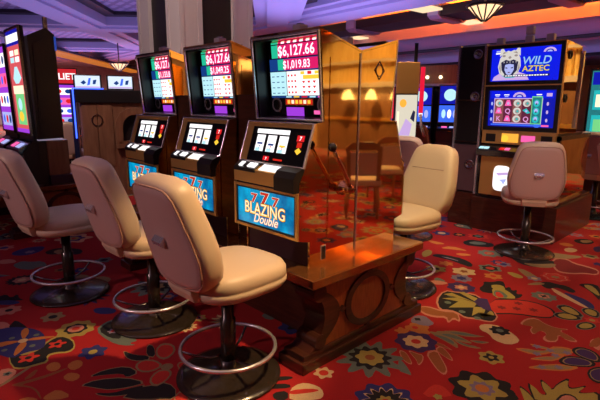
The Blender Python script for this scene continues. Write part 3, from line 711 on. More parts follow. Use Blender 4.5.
def make_stand(label, x0, x1, yc, D, zt, group='pedestal stands'):
    """long pedestal whose right-hand end panel is the scrolled one; local origin at x1 end"""
    t = thing('machine_stand', label, 'stand', (x1, yc, 0), 0, group)
    L = x1 - x0
    hd = D / 2
    MB().box(-L - .1, .17, -hd - .135, hd + .135, zt - .055, zt, SLABWOOD).build('top_slab', t, .006)
    MB().box(-L - .06, .05, -hd - .07, hd + .07, zt - .075, zt - .056, DARKWOOD).build('sub_slab', t)
    MB().box(-L + .1, -.16, -hd + .16, hd - .16, 0, zt - .0755, DARKWOOD).build('core', t)
    zb, ztop = .10, zt - .076
    n = 14
    # hour-glass outline, (y,z)
    def side(sgn, off, amp=.12):
        pts = []
        for i in range(n + 1):
            s_ = i / n
            z = zb + (ztop - zb) * s_
            bulge = math.sin(PI * min(1, max(0, s_))) ** .7
            y = hd + .105 - amp * bulge
            pts.append((sgn * (y - off), z))
        return pts
    for xx, nm in ((0, 1), (-L, 0)):
        e = MB()
        e.prism(side(-1, 0.0)[::-1] + side(1, 0.0), xx - .02, xx + .115, REDWOOD, 'x')
        eo = e.build('end_panel', t)
        if not nm:
            continue
        for sg in (-1, 1):
            sc = MB()
            a = side(sg, -.01)
            c = side(sg, .012, .23)
            P_ = a + c[::-1]
            sc.prism(P_, xx - .03, xx + .128, DARKWOOD, 'x')
            sc.prism(arc(sg * (hd + .04), ztop - .035, .052, 0, 360, 18)[:-1], xx - .03, xx + .133, DARKWOOD, 'x')
            sc.prism(arc(sg * (hd + .03), zb + .045, .045, 0, 360, 18)[:-1], xx - .03, xx + .133, DARKWOOD, 'x')
            sc.build('scroll', eo)
        r = MB()
        cz = (zb + ztop) / 2
        outer = [(.225 * math.cos(2 * PI * i / 36), cz + .178 * math.sin(2 * PI * i / 36)) for i in range(36)]
        inner = [(.175 * math.cos(2 * PI * i / 36), cz + .138 * math.sin(2 * PI * i / 36)) for i in range(36)]
        r.loft([[(.115, *p) for p in outer], [(.128, *p) for p in outer], [(.128, *p) for p in inner], [(.115, *p) for p in inner]], DARKWOOD, False, False)
        for dy, dz in ((.25, 0), (-.25, 0), (0, .187), (0, -.187)):
            r.prism([(dy - .028, cz + dz), (dy, cz + dz - .022), (dy + .028, cz + dz), (dy, cz + dz + .022)], .114, .13, DARKWOOD, 'x')
        r.build('ring_inlay', eo)
    for xx in (0, -L):
        pl = MB()
        pl.box(xx - .06, xx + .15, -hd - .19, hd + .19, .0, .065, DARKWOOD)
        pl.box(xx - .04, xx + .13, -hd - .165, hd + .165, .065, .10, DARKWOOD)
        pl.build('plinth', t, .004)
    return t
D0 = .832
ZS = .557
make_stand('scrolled cherry wood stand with ring inlay carrying the three blue-glass slot machines', -2.24, 0, D0 / 2, D0, ZS)

# ------------------------------------------------------------------ three-reel slot machines
PINKRED = glow('jackpot_digits', (1, .72, .84), 1.6)
MAGENTA = glow('jackpot_band', (.70, .012, .13), 1.1)
GREENLED = glow('jackpot_green', (.02, .55, .32), 1.0)
NAVYLED = glow('screen_navy', (.01, .06, .30), .8)
WHITELED = glow('screen_white', (1, .96, .98), 1.25)
CYANLED = glow('screen_pale_cyan', (.55, .92, 1), 1.0)
YELLOWLED = glow('screen_yellow', (1, .62, .05), 1.1)
REDLED = glow('screen_red', (.72, .015, .02), 1.1)
PURPLELED = glow('screen_purple', (.38, .05, .75), 1.0)
PINKLED = glow('screen_hot_pink', (1, .12, .42), 1.1)
DIMLED = mat('unlit_screen', (.008, .008, .012), .15)
BELLYBLUE = None
def belly_blue():
    m = bpy.data.materials.new('screen_burst_blue')
    m.use_nodes = True
    nt = m.node_tree
    b = nt.nodes['Principled BSDF']
    b.inputs['Base Color'].default_value = (0, .02, .05, 1)
    b.inputs['Roughness'].default_value = .2
    tc = nt.nodes.new('ShaderNodeTexCoord')
    n = nt.nodes.new('ShaderNodeTexNoise')
    n.inputs['Scale'].default_value = 9
    n.inputs['Detail'].default_value = 4
    r = nt.nodes.new('ShaderNodeValToRGB')
    r.color_ramp.elements[0].position = .35
    r.color_ramp.elements[0].color = (.0, .09, .28, 1)
    r.color_ramp.elements[1].position = .65
    r.color_ramp.elements[1].color = (.0, .36, .62, 1)
    nt.links.new(tc.outputs['Object'], n.inputs['Vector'])
    nt.links.new(n.outputs['Fac'], r.inputs['Fac'])
    nt.links.new(r.outputs['Color'], b.inputs['Emission Color'])
    b.inputs['Emission Strength'].default_value = 1.1
    return m
BELLYBLUE = belly_blue()
FLAMEY = glow('lettering_amber', (1, .50, .06), 1.3)
FLAMEC = glow('lettering_cream', (1, .86, .60), 1.2)
FLAMER = glow('lettering_red', (.65, .02, .01), 1.0)
DARKRED = glow('lettering_shadow', (.10, .004, .004), .8)

SIDE = [(0, 0), (0, .155), (-.085, .175), (-.088, .46), (-.084, .51), (-.044, .583), (.038, .834), (.099, .843), (.055, 1.337), (.416, 1.245), (.416, 0)]
BODY = [(.012, 0), (.012, .16), (-.07, .18), (-.072, .46), (-.068, .50), (-.03, .575), (.055, .825), (.225, .838), (.185, 1.290), (.413, 1.238), (.413, 0)]

def make_slot(label, loc, rz, jackpot, lever=False, group='blue-glass slot machines'):
    t = thing('slot_machine', label, 'slot machine', loc, rz, group)
    HW = .30
    MB().prism(BODY, -HW + .016, HW - .016, DARKPLUM, 'x').build('cabinet', t)
    for sg in (-1, 1):
        a, b = sorted((sg * HW, sg * (HW - .015)))
        MB().prism(SIDE, a, b, BRASS, 'x').build('side_panel', t, label='mirror-polished brass side panel')
    # top cover and the signal lamp box on it
    MB().prism([(.052, 1.339), (.055, 1.352), (.418, 1.258), (.417, 1.247)], -HW, HW, BRASS, 'x').build('top_cover', t)
    sl = MB()
    sl.box(.035, .100, .10, .165, 1.325, 1.392, OFFWHITE)
    sl.box(.05, .085, .115, .15, 1.39, 1.402, STEEL)
    sl.build('signal_lamp', t, .006)
    # upper display: recessed box with chrome rim
    M = frame_mat((0, .099, .843), (1, 0, 0), (0, .055 - .099, 1.337 - .843))
    H_ = .496
    fr = MB(M)
    fr.frame(-HW, HW, 0, H_, .015, -.012, .010, CHROME, .012)
    fo = fr.build('display_frame', t, .003)
    inn = MB(M)
    inn.box(-HW + .016, -HW + .022, .012, H_ - .012, -.11, -.012, BLACK)
    inn.box(HW - .022, HW - .016, .012, H_ - .012, -.11, -.012, BLACK)
    inn.box(-HW + .022, HW - .022, H_ - .02, H_ - .012, -.11, -.012, BLACK)
    inn.box(-HW + .022, HW - .022, .006, .012, -.11, -.012, DARKPLUM)
    inn.build('display_recess', fo)
    s = MB(M)
    w = -.10
    s.plate(-.278, .278, .012, H_ - .02, w - .006, w, DIMLED)
    w += .001
    s.rect(-.225, .27, .455, .474, w, MAGENTA)
    s.rect(-.225, -.16, .455, .474, w + .001, GREENLED)
    for k in range(7):
        s.rect(-.13 + k * .055, -.10 + k * .055, .455, .463, w + .001, PINKRED)
    s.rect(-.225, .255, .372, .449, w, MAGENTA)
    s.rect(-.225, -.165, .372, .449, w + .0005, GREENLED)
    s.text(jackpot[0], -.002, .383, .084, w + .002, PINKRED, .97, .014)
    s.rect(-.25, .27, .292, .366, w, NAVYLED)
    s.rect(-.17, .19, .298, .362, w + .001, MAGENTA)
    s.rect(-.17, -.115, .298, .362, w + .0015, GREENLED)
    s.text(jackpot[1], .0, .307, .066, w + .003, PINKRED, .92, .014)
    # paytable
    s.rect(-.25, -.10, .142, .288, w, CYANLED)
    s.rect(-.095, .27, .142, .288, w, WHITELED)
    for r_ in range(4):
        for c_ in range(3):
            s.rect(-.085 + c_ * .03, -.07 + c_ * .03, .155 + r_ * .034, .167 + r_ * .034, w + .001, REDLED)
            if r_ < 3:
                s.flat([(.04 + c_ * .045, .168 + r_ * .03), (.055 + c_ * .045, .152 + r_ * .03), (.07 + c_ * .045, .168 + r_ * .03)], w + .001, REDLED)
            s.rect(-.235 + c_ * .045, -.21 + c_ * .045, .155 + r_ * .034, .160 + r_ * .034, w + .001, NAVYLED)
    s.rect(.05, .23, .238, .262, w + .001, YELLOWLED)
    for c_ in range(4):
        s.rect(.03 + c_ * .06, .065 + c_ * .06, .266, .284, w + .001, (YELLOWLED, REDLED, YELLOWLED, FLAMER)[c_])
    for r_ in range(5):
        s.rect(.2, .25, .15 + r_ * .017, .158 + r_ * .017, w + .001, YELLOWLED)
    s.rect(-.25, .27, .128, .139, w, NAVYLED)
    for c_ in range(5):
        s.rect(-.11 + c_ * .07, -.06 + c_ * .07, .130, .138, w + .001, (CYANLED, YELLOWLED, REDLED, CYANLED, PINKLED)[c_])
    s.rect(-.12, .13, .082, .124, w, FLAMER)
    s.frame(-.12, .13, .082, .124, .005, w, w + .003, GOLD)
    for c_ in range(6):
        s.rect(-.10 + c_ * .036, -.076 + c_ * .036, .092, .114, w + .001, (FLAMEY, FLAMEC, YELLOWLED)[c_ % 3])
    s.rect(-.115, .045, .016, .070, w, PURPLELED)
    s.rect(.13, .235, .03, .053, w, PINKLED)
    for sg in (-1, 1):
        s.disc(sg * .205, .085, .048, .048, w, CHROME)
        s.disc(sg * .205, .085, .034, .034, w + .001, STEEL)
    s.build('display_screen', t, label='lit screen with two pink jackpot amounts above a paytable')
    # reel window
    M = frame_mat((0, -.044, .583), (1, 0, 0), (0, .082, .251))
    H_ = .264
    r = MB(M)
    r.frame(-HW, HW, 0, H_, .012, -.004, .014, CHROME, .010)
    ro = r.build('reel_frame', t, .003)
    g = MB(M)
    g.plate(-HW + .012, -HW + .07, .01, H_ - .01, .0, .008, GOLD)
    g.plate(-HW + .07, HW - .012, H_ - .035, H_ - .01, .0, .008, GOLD)
    g.build('bezel', ro)
    s = MB(M)
    s.plate(-HW + .07, HW - .012, .01, H_ - .035, .0, .005, DIMLED)
    w = .006
    s.rect(-.185, .115, .187, .215, w, WHITELED)
    s.build('reel_glass', ro)
    for k in range(3):
        x = -.175 + k * .105
        q = MB(M)
        q.rect(x, x + .08, .075, .178, w, WHITELED)
        q.rect(x + .008, x + .05, .075, .096, w + .001, CYANLED)
        q.rect(x + .015, x + .065, .118 - .004 * k, .130 - .004 * k, w + .001, NAVYLED if k < 2 else YELLOWLED)
        q.text('7', x + .04, .09, .03, w + .001, FLAMER if k else NAVYLED, 1, .02)
        q.build('reel', ro)
    q = MB(M)
    q.rect(.185, .245, .155, .190, w, REDLED)
    q.text('7', .215, .160, .034, w + .001, WHITELED, 1.1, .02)
    q.rect(.195, .235, .118, .150, w, FLAMER)
    q.flat([(.215, .076), (.242, .098), (.215, .118), (.188, .098)], w + .0005, YELLOWLED)
    q.build('seven_label', ro)
    q = MB(M)
    q.rect(-.075, -.02, .022, .048, w, REDLED)
    q.text('7', -.047, .025, .024, w + .001, WHITELED, 1.2, .02)
    q.rect(.02, .10, .028, .038, w, FLAMER)
    q.build('coin_label', ro)
    # button deck
    d = MB()
    d.prism([(-.100, .463), (-.102, .545), (-.044, .578), (-.044, .463)], -HW + .01, HW - .01, GOLD, 'x')
    do = d.build('button_deck', t, .004)
    kb = MB()
    kb.prism([(-.106, .530), (-.108, .552), (-.050, .589), (-.046, .579)], -HW + .015, -.075, BLACK, 'x')
    kb.build('control_housing', do, .003)
    kb = MB()
    kb.prism([(-.128, .455), (-.130, .535), (-.104, .570), (-.050, .592), (-.046, .578), (-.09, .455)], .13, HW - .004, BLACK, 'x')
    kb.build('bill_acceptor', do, .003)
    Md = frame_mat((0, -.108, .5535), (1, 0, 0), (0, .058, .037))
    for k, (xa, xb, mm) in enumerate(((-.275, -.25, BLACK), (-.24, -.205, WHITELED), (-.195, -.165, BLACK), (-.155, -.12, WHITELED), (-.115, -.083, WHITELED))):
        MB(Md).plate(xa, xb, .010, .050, .0, .009, mm).build('button', do, .002)
    MB(frame_mat((0, -.099, .549), (1, 0, 0), (0, .058, .033))).plate(-.05, .12, .004, .060, -.001, .003, WHITELED).build('card_strip', do)
    # belly glass
    Mb = frame_mat((0, -.0885, .185), (1, 0, 0), (0, 0, 1))
    f = MB(Mb)
    f.frame(-HW + .001, HW - .001, -.008, .268, .022, .0, .010, GOLD, .018)
    f.frame(-HW + .023, HW - .023, .010, .250, .012, .0, .006, BLACK, .010)
    fo = f.build('belly_frame', t, .002)
    s = MB(Mb)
    s.plate(-.266, .266, .020, .240, -.004, .0015, BELLYBLUE)
    w = .003
    for k, (x, y, sz) in enumerate(((-.10, .160, .078), (0, .158, .104), (.10, .160, .078))):
        s.text('7', x, y, sz, w, FLAMEC, 1.5, .05)
        s.text('7', x, y, sz, w + .0006, DARKRED, 1.5, .03)
        s.text('7', x, y, sz, w + .0012, FLAMER, 1.5, .005)
    s.text('BLAZING', 0, .088, .104, w + .0018, DARKRED, .90, .06)
    s.text('BLAZING', 0, .088, .104, w + .0024, FLAMEY, .90, .025)
    s.text('BLAZING', 0, .091, .098, w + .0030, FLAMEC, .95, -.012)
    s.text('Double', .01, .038, .080, w + .0036, FLAMER, .95, .035, .35)
    s.text('Double', .01, .038, .080, w + .0042, FLAMEC, .95, .008, .35)
    s.build('belly_screen', fo, label='blue glass lettered BLAZING Double under three red sevens')
    # small fittings on the brass side
    k_ = MB()
    k_.box(HW, HW + .004, .145, .150, .16, 1.2, BRASS)
    k_.build('side_seam', t)
    MB().box(HW, HW + .005, .402, .416, .02, 1.24, CHROME).build('corner_strip', t)
    pl = MB()
    pl.box(HW, HW + .004, .092, .135, .025, .115, CHROME)
    pl.box(HW + .004, HW + .006, .098, .129, .03, .11, BLACK)
    pl.build('access_plate', t)
    if rz > 1:
        for sg, (yy, zz) in ((-1, (.24, 1.15)),):
            o_ = MB()
            o_.tube([(sg * (HW + .002), yy + .035 * math.cos(2 * PI * i / 24), zz + .035 * math.sin(2 * PI * i / 24)) for i in range(24)], .003, STEEL, 6, True)
            o_.tube([(sg * (HW + .002), yy + a_, zz + b_) for a_, b_ in ((0, .055), (.05, 0), (0, -.055), (-.05, 0))], .003, STEEL, 6, True)
            o_.build('etched_emblem', t)
    if lever:
        lv = MB()
        rr = [[(HW + x, .27 + r * math.cos(2 * PI * i / 20), .447 + r * math.sin(2 * PI * i / 20)) for i in range(20)] for x, r in ((0, .045), (.012, .045), (.018, .034), (.06, .030), (.085, .026))]
        lv.loft(rr, COPPER)
        lo = lv.build('lever_hub', t)
        MB().tube([(HW + .07, .27, .447), (HW + .082, .22, .52), (HW + .085, .14, .63), (HW + .085, .095, .690)], [.014, .013, .011, .010], COPPER, 10).build('lever_arm', lo)
        MB().sphere((HW + .085, .085, .708), .026, GLOSSBLACK).build('lever_knob', lo)
    return t
PITCH = .82
make_slot('nearest slot machine, showing $1,019.83, with a pull lever on its brass side', (-.30, 0, ZS), 0, ('$6,127.66', '$1,019.83'), True)
make_slot('middle slot machine of the three, showing $1,049.25 above blue BLAZING Double glass', (-.30 - PITCH, 0, ZS), 0, ('$6,127.66', '$1,049.25'), False)
make_slot('slot machine farthest along the row, showing $1,133.81, beside the wooden cabinet', (-.30 - 2 * PITCH, 0, ZS), 0, ('$6,127.66', '$1,133.81'), False)
make_slot('brass slot machine back to back with the nearest one, only its mirror side seen', (-.30, D0 + .006, ZS), PI, ('$6,127.66', '$1,019.83'), False, None)
# dark fillers between the cabinets
for i, x in enumerate((-.602, -.602 - PITCH)):
    f = MB()
    f.box(x - .209, x - .004, .10, .40, 0, 1.0, DARKWOOD)
    tag(f.build('filler_cabinet', None, .004, loc=(0, 0, ZS)), ('dark narrow filler cabinet between the nearest and middle slot machines', 'dark narrow filler cabinet between the middle and farthest slot machines')[i], 'cabinet', 'filler cabinets')

# ------------------------------------------------------------------ video machine with the jaguar warrior game
SKYBLUE = glow('screen_royal_blue', (.004, .012, .80), 1.0)
DEEPBLUE = glow('screen_deep_blue', (.006, .010, .42), 1.0)
HOODCREAM = glow('art_cream', (.70, .66, .62), 1.0)
HOODSHADE = glow('art_taupe', (.34, .28, .26), 1.0)
FACEBLUE = glow('art_pale_blue', (.45, .50, .95), 1.0)
LILACLED = glow('art_lilac', (.62, .42, .80), 1.0)
ARTDARK = glow('art_dark', (.02, .02, .06), 1.0)
TEALLED = glow('screen_teal', (.02, .50, .52), 1.0)
TEALDIM = glow('screen_dark_teal', (.02, .20, .22), 1.0)
BROWNLED = glow('screen_brown', (.26, .08, .08), 1.0)
MAROONLED = glow('screen_maroon', (.12, .02, .05), 1.0)
BLUELED = glow('screen_blue', (.05, .16, .95), 1.0)
NEONBLUE = glow('neon_blue', (.05, .12, 1.0), 2.6)
AMBERLED = glow('screen_amber', (1, .45, .05), 1.1)
GREENSCR = glow('screen_green', (.20, .70, .25), 1.0)

def kiosk():
    X0, X1, Y0 = -.70, .112, 3.62
    W = X1 - X0
    t = thing('video_slot_machine', 'tall gold slot machine with blue jaguar warrior game on two stacked screens', 'slot machine', ((X0 + X1) / 2, Y0, 0), 0)
    h = W / 2
    b = MB()
    b.box(-h - .06, h + .10, -.03, 1.30, 0, .40, DARKWOOD)
    b.box(-h - .03, h + .07, .0, 1.26, .40, .44, GLOSSBLACK)
    b.build('base', t, .006)
    c = MB()
    c.box(-h + .02, h - .02, .05, .95, .44, 1.20, DARKPLUM)
    c.prism([(.03, 1.20), (-.02, 2.16), (.50, 2.13), (.62, 1.20)], -h + .02, h - .02, DARKPLUM, 'x')
    c.build('cabinet', t)
    for sg in (-1, 1):
        a, bb = sorted((sg * h, sg * (h - .018)))
        p = MB()
        p.prism([(.012, 1.20), (-.034, 2.17), (.50, 2.145), (.64, 1.20)], a, bb, BRASS, 'x')
        po = p.build('side_panel', t, label='polished gold upper side panel')
        a2, b2 = sorted((sg * h, sg * (h + .03)))
        p = MB()
        p.box(a2, b2, .03, 1.10, .44, 1.15, BRASS)
        p.box(a2 - .002, b2 + .002, .02, .07, .44, 1.17, GLOSSBLACK)
        p.box(a2 - .002, b2 + .002, .02, 1.12, 1.13, 1.18, GLOSSBLACK)
        p.build('lower_side_panel', t)
        if sg > 0:
            for z in (2.03, 1.58):
                k = MB()
                k.loft([[(h + x, .12 + r * math.cos(2 * PI * i / 18), z + r * math.sin(2 * PI * i / 18)) for i in range(18)] for x, r in ((0, .045), (.010, .045), (.012, .028), (.004, .026))], BLACK)
                k.build('lock', po)
            k = MB()
            k.box(h, h + .02, .52, .56, 1.25, 2.10, CHROME)
            k.build('edge_trim', po)
    # upper screen
    M = frame_mat((0, -.022, 1.728), (1, 0, 0), (0, -.022, .465)) @ Matrix.Diagonal((.95, .915, 1, 1))
    f = MB(M)
    h = .4275
    f.frame(-h - .005, h + .005, 0, .475, .045, -.02, .02, BLACK)
    f.frame(-h - .012, h + .012, -.008, .483, .010, -.02, .026, GOLD)
    fo = f.build('upper_screen_frame', t, .003)
    s = MB(M)
    e = h - .045
    s.plate(-e, e, .04, .44, -.01, .0, SKYBLUE)
    w = .001
    # warrior in a beast-head hood
    s.flat([(-.36, .055), (-.34, .10), (-.28, .135), (-.20, .15), (-.14, .14), (-.05, .15), (.03, .12), (.07, .055)], w, LILACLED)
    s.flat([(-.28, .14), (-.30, .22), (-.28, .32), (-.235, .385), (-.19, .405), (-.16, .395), (-.12, .41), (-.08, .385), (-.045, .31), (-.035, .22), (-.06, .14), (-.12, .10), (-.22, .10)], w + .001, HOODCREAM)
    s.flat([(-.265, .27), (-.21, .30), (-.165, .285), (-.12, .30), (-.065, .27), (-.075, .17), (-.13, .105), (-.17, .095), (-.21, .115), (-.255, .18)], w + .002, ARTDARK)
    s.flat([(-.215, .24), (-.165, .25), (-.115, .24), (-.11, .18), (-.14, .125), (-.165, .115), (-.195, .13), (-.22, .18)], w + .003, FACEBLUE)
    for sg in (-1, 1):
        s.flat([(-.165 + sg * .05, .385), (-.165 + sg * .12, .34), (-.165 + sg * .115, .425), (-.165 + sg * .085, .435)], w + .0008, HOODCREAM)
        s.flat([(-.165 + sg * .018, .205), (-.165 + sg * .045, .212), (-.165 + sg * .044, .197), (-.165 + sg * .02, .195)], w + .004, ARTDARK)
        s.disc(-.165 + sg * .07, .345, .020, .013, w + .003, HOODSHADE)
        s.flat([(-.165 + sg * .03, .385), (-.165 + sg * .09, .365), (-.165 + sg * .075, .392)], w + .003, HOODSHADE)
        s.flat([(-.165 + sg * .095, .14), (-.165 + sg * .12, .20), (-.165 + sg * .11, .27), (-.165 + sg * .10, .20)], w + .003, HOODSHADE)
    s.flat([(-.185, .150), (-.165, .156), (-.145, .150), (-.165, .142)], w + .004, MAROONLED)
    s.flat([(-.165, .305), (-.145, .325), (-.165, .345), (-.185, .325)], w + .003, HOODSHADE)
    for k in range(5):
        s.flat([(-.235 + k * .035, .278), (-.225 + k * .035, .278), (-.230 + k * .035, .255)], w + .004, HOODCREAM)
    s.flat([(-.26, .12), (-.20, .10), (-.10, .10), (-.05, .13), (-.10, .085), (-.20, .085)], w + .0045, TEALLED)
    s.text('WILD', .135, .235, .125, w + .002, TEALLED, 1.0, .02, .15)
    s.text('WILD', .135, .235, .125, w + .003, FACEBLUE, 1.0, -.005, .15)
    s.text('AZTEC', .135, .155, .090, w + .002, ARTDARK, 1.05, .06)
    s.text('AZTEC', .135, .155, .090, w + .003, TEALLED, 1.05, .03)
    s.text('AZTEC', .135, .155, .090, w + .004, AMBERLED, 1.05, .0)
    s.rect(-.22, .29, .095, .120, w + .005, ARTDARK)
    for k in range(16):
        s.rect(-.205 + k * .030, -.185 + k * .030 + .004 * (k % 2), .102, .113, w + .006, WHITELED)
    s.rect(-.335, -.26, .37, .385, w, WHITELED)
    s.rect(-.33, -.265, .392, .41, w, FACEBLUE)
    def sunburst(x, y, r, o):
        s.flat([(x + r * 1.35 * math.cos(PI * i / 12), y + r * math.sin(PI * i / 12)) for i in range(13)], o, LILACLED)
        s.flat([(x + r * .85 * math.cos(PI * i / 12), y + r * .6 * math.sin(PI * i / 12)) for i in range(13)], o + .001, DEEPBLUE)
        s.flat([(x + r * .55 * math.cos(PI * i / 12), y + r * .38 * math.sin(PI * i / 12)) for i in range(13)], o + .002, FACEBLUE)
    sunburst(.27, .365, .05, w)
    s.build('upper_screen', fo, label='blue screen lettered WILD AZTEC beside a hooded warrior')
    # lower screen
    M = frame_mat((0, 0, 1.215), (1, 0, 0), (0, -.022, .51)) @ Matrix.Diagonal((.95, .985, 1, 1))
    f = MB(M)
    h = .4275
    f.frame(-h - .005, h + .005, 0, .51, .05, -.02, .02, BLACK)
    f.frame(-h - .012, h + .012, -.008, .518, .010, -.02, .026, GOLD)
    fo = f.build('lower_screen_frame', t, .003)
    s = MB(M)
    e = h - .05
    s.plate(-e, e, .05, .46, -.01, .0, DEEPBLUE)
    s.rect(-e + .02, e - .02, .37, .45, w, SKYBLUE)
    sunburst(-.02, .385, .055, w + .001)
    for x in (-.28, -.17, .20):
        s.rect(x - .03, x + .03, .405, .415, w + .001, WHITELED)
        s.rect(x - .022, x + .022, .385, .396, w + .001, FACEBLUE)
    s.rect(.28, .34, .39, .425, w + .001, LILACLED)
    s.rect(-.315, .245, .085, .372, w + .001, LILACLED)
    s.rect(-.305, .235, .095, .362, w + .002, BROWNLED)
    cw = .108
    for c_ in range(5):
        x = -.305 + cw * (c_ + .5)
        if c_ % 2:
            s.rect(x - cw / 2, x + cw / 2, .095, .362, w + .0025, MAROONLED)
        if c_ == 4:
            s.rect(x - .055, x + .060, .085, .392, w + .003, GREENSCR)
            s.rect(x - .047, x + .052, .095, .380, w + .0035, TEALDIM)
        for r_ in range(3):
            y = .14 + r_ * .088
            k = (c_ * 2 + r_ * 3) % 5
            o = w + .004
            if c_ == 4:
                s.disc(x, y, .036, .040, o, TEALLED)
                s.disc(x, y + .006, .020, .022, o + .001, FACEBLUE)
                s.disc(x, y - .008, .010, .008, o + .002, ARTDARK)
            elif c_ == 2 or (c_ == 3 and r_ == 2) or (c_ == 0 and r_ == 2):
                s.disc(x, y, .044, .040, o, HOODCREAM)
                s.disc(x + .005, y - .004, .025, .024, o + .001, HOODSHADE)
                s.disc(x + .008, y - .002, .012, .012, o + .002, TEALLED)
            elif k in (0, 1):
                s.text('K' if c_ == 0 else 'Q', x, y - .028, .080, o, PINKLED, 1, .02)
                s.text('K' if c_ == 0 else 'Q', x, y - .028, .080, o + .001, LILACLED, 1, -.005)
            elif k in (2, 3):
                s.flat([(x - .04, y - .03), (x + .04, y - .03), (x + .018, y + .035), (x - .018, y + .035)], o, PINKLED)
                s.disc(x, y - .002, .016, .016, o + .001, LILACLED)
            else:
                s.flat([(x - .045, y + .01), (x, y + .032), (x + .045, y - .02), (x + .01, y - .028)], o, TEALLED)
                s.disc(x, y, .014, .012, o + .001, FACEBLUE)
    s.rect(-.34, .33, .062, .078, w + .001, BLUELED)
    s.disc(.20, .07, .035, .022, w + .003, BLUELED)
    s.rect(.25, .33, .060, .080, w + .003, PINKLED)
    for y in (.13, .22, .31):
        s.disc(-.34, y, .012, .02, w + .001, FACEBLUE)
        s.disc(.30, y, .012, .02, w + .001, LILACLED)
    s.build('lower_screen', fo, label='blue screen showing five columns of coloured reel symbols')
    # gold band, keys and lower door
    h = W / 2
    g = MB()
    g.box(-h, h, -.03, .05, 1.06, 1.205, GOLD)
    go = g.build('ticket_band', t, .005)
    q = MB(frame_mat((0, -.031, 0), (1, 0, 0), (0, 0, 1)))
    q.rect(-h + .05, -.24, 1.085, 1.175, .001, BLACK)
    q.rect(-.17, .02, 1.085, 1.185, .001, AMBERLED)
    q.disc(-.13, 1.13, .04, .04, .002, YELLOWLED)
    q.rect(.05, .20, 1.10, 1.17, .001, PINKLED)
    q.rect(.26, h - .03, 1.085, 1.175, .001, BLACK)
    q.build('info_display', go)
    d = MB()
    d.prism([(-.14, .92), (-.15, .99), (-.03, 1.045), (.05, 1.045), (.05, .92)], -h, h, GLOSSBLACK, 'x')
    do = d.build('button_deck', t, .006)
    q = MB(frame_mat((0, -.151, .985), (1, 0, 0), (0, .12, .055)))
    for k, (x, m_) in enumerate(((-.36, CYANLED), (-.30, CYANLED), (-.12, REDLED), (-.06, PINKLED), (.08, BLACK), (.16, LILACLED), (.24, BLACK))):
        MB(frame_mat((0, -.151, .989), (1, 0, 0), (0, .12, .055))).plate(x - .026, x + .026, .03, .075, 0, .008, m_).build('button', do)
    p = MB()
    p.box(-h + .01, h - .01, -.02, .05, .445, .915, GOLD)
    po = p.build('lower_door', t, .006)
    q = MB(frame_mat((-.13, -.021, .66), (1, 0, 0), (0, 0, 1)))
    q.flat([(.10 * math.copysign(abs(math.cos(a)) ** .5, math.cos(a)), .15 * math.copysign(abs(math.sin(a)) ** .5, math.sin(a))) for a in [2 * PI * i / 32 for i in range(32)]], .002, WHITELED)
    q.flat([(-.07, .06), (.07, .08), (.07, .05), (-.04, .03)], .003, LILACLED)
    q.flat([(-.04, -.02), (.06, .0), (.03, -.07), (.0, -.03)], .003, FACEBLUE)
    q.build('lit_emblem', po, label='round-cornered white backlit emblem')
    # signal lamps on the roof
    for x, zt in ((-.34, 1), (-.02, 2), (.20, 1)):
        q = MB()
        for k in range(zt):
            q.box(x - .04, x + .04, .08, .15, 2.17 + k * .10, 2.17 + k * .10 + .09, OFFWHITE)
        q.box(x - .02, x + .02, .10, .14, 2.10, 2.20, BLACK)
        q.build('signal_lamp', t, .008)
kiosk()

def speaker_cabinet():
    t = thing('speaker_cabinet', 'tall black cabinet with three round speakers left of the jaguar game', 'cabinet', (-.93, 3.66, 0))
    MB().box(-.17, .17, 0, 1.1, 0, .42, DARKWOOD).build('base', t, .005)
    b = MB()
    b.box(-.155, .155, .02, .8, .42, 2.19, BLACK)
    b.box(-.155, .155, .005, .02, .44, 1.02, mat('plum_grey_panel', (.10, .055, .065), .35))
    b.build('body', t, .006)
    for z in (2.09, 1.60, .78):
        k = MB()
        k.loft([[(.07 + r * math.cos(2 * PI * i / 22), y, z + r * math.sin(2 * PI * i / 22)) for i in range(22)] for y, r in ((.02, .06), (-.008, .06), (-.010, .046), (.008, .030), (.010, .012), (-.004, .010))], STEEL)
        k.build('speaker', t)
    for x in (-.165, .162):
        MB().box(x - .012, x + .012, -.01, .05, .42, 2.20, CHROME).build('edge_trim', t)
    for z in (1.55, 1.05):
        MB().box(-.15, .15, -.004, .02, z, z + .015, STEEL).build('seam_strip', t)
speaker_cabinet()

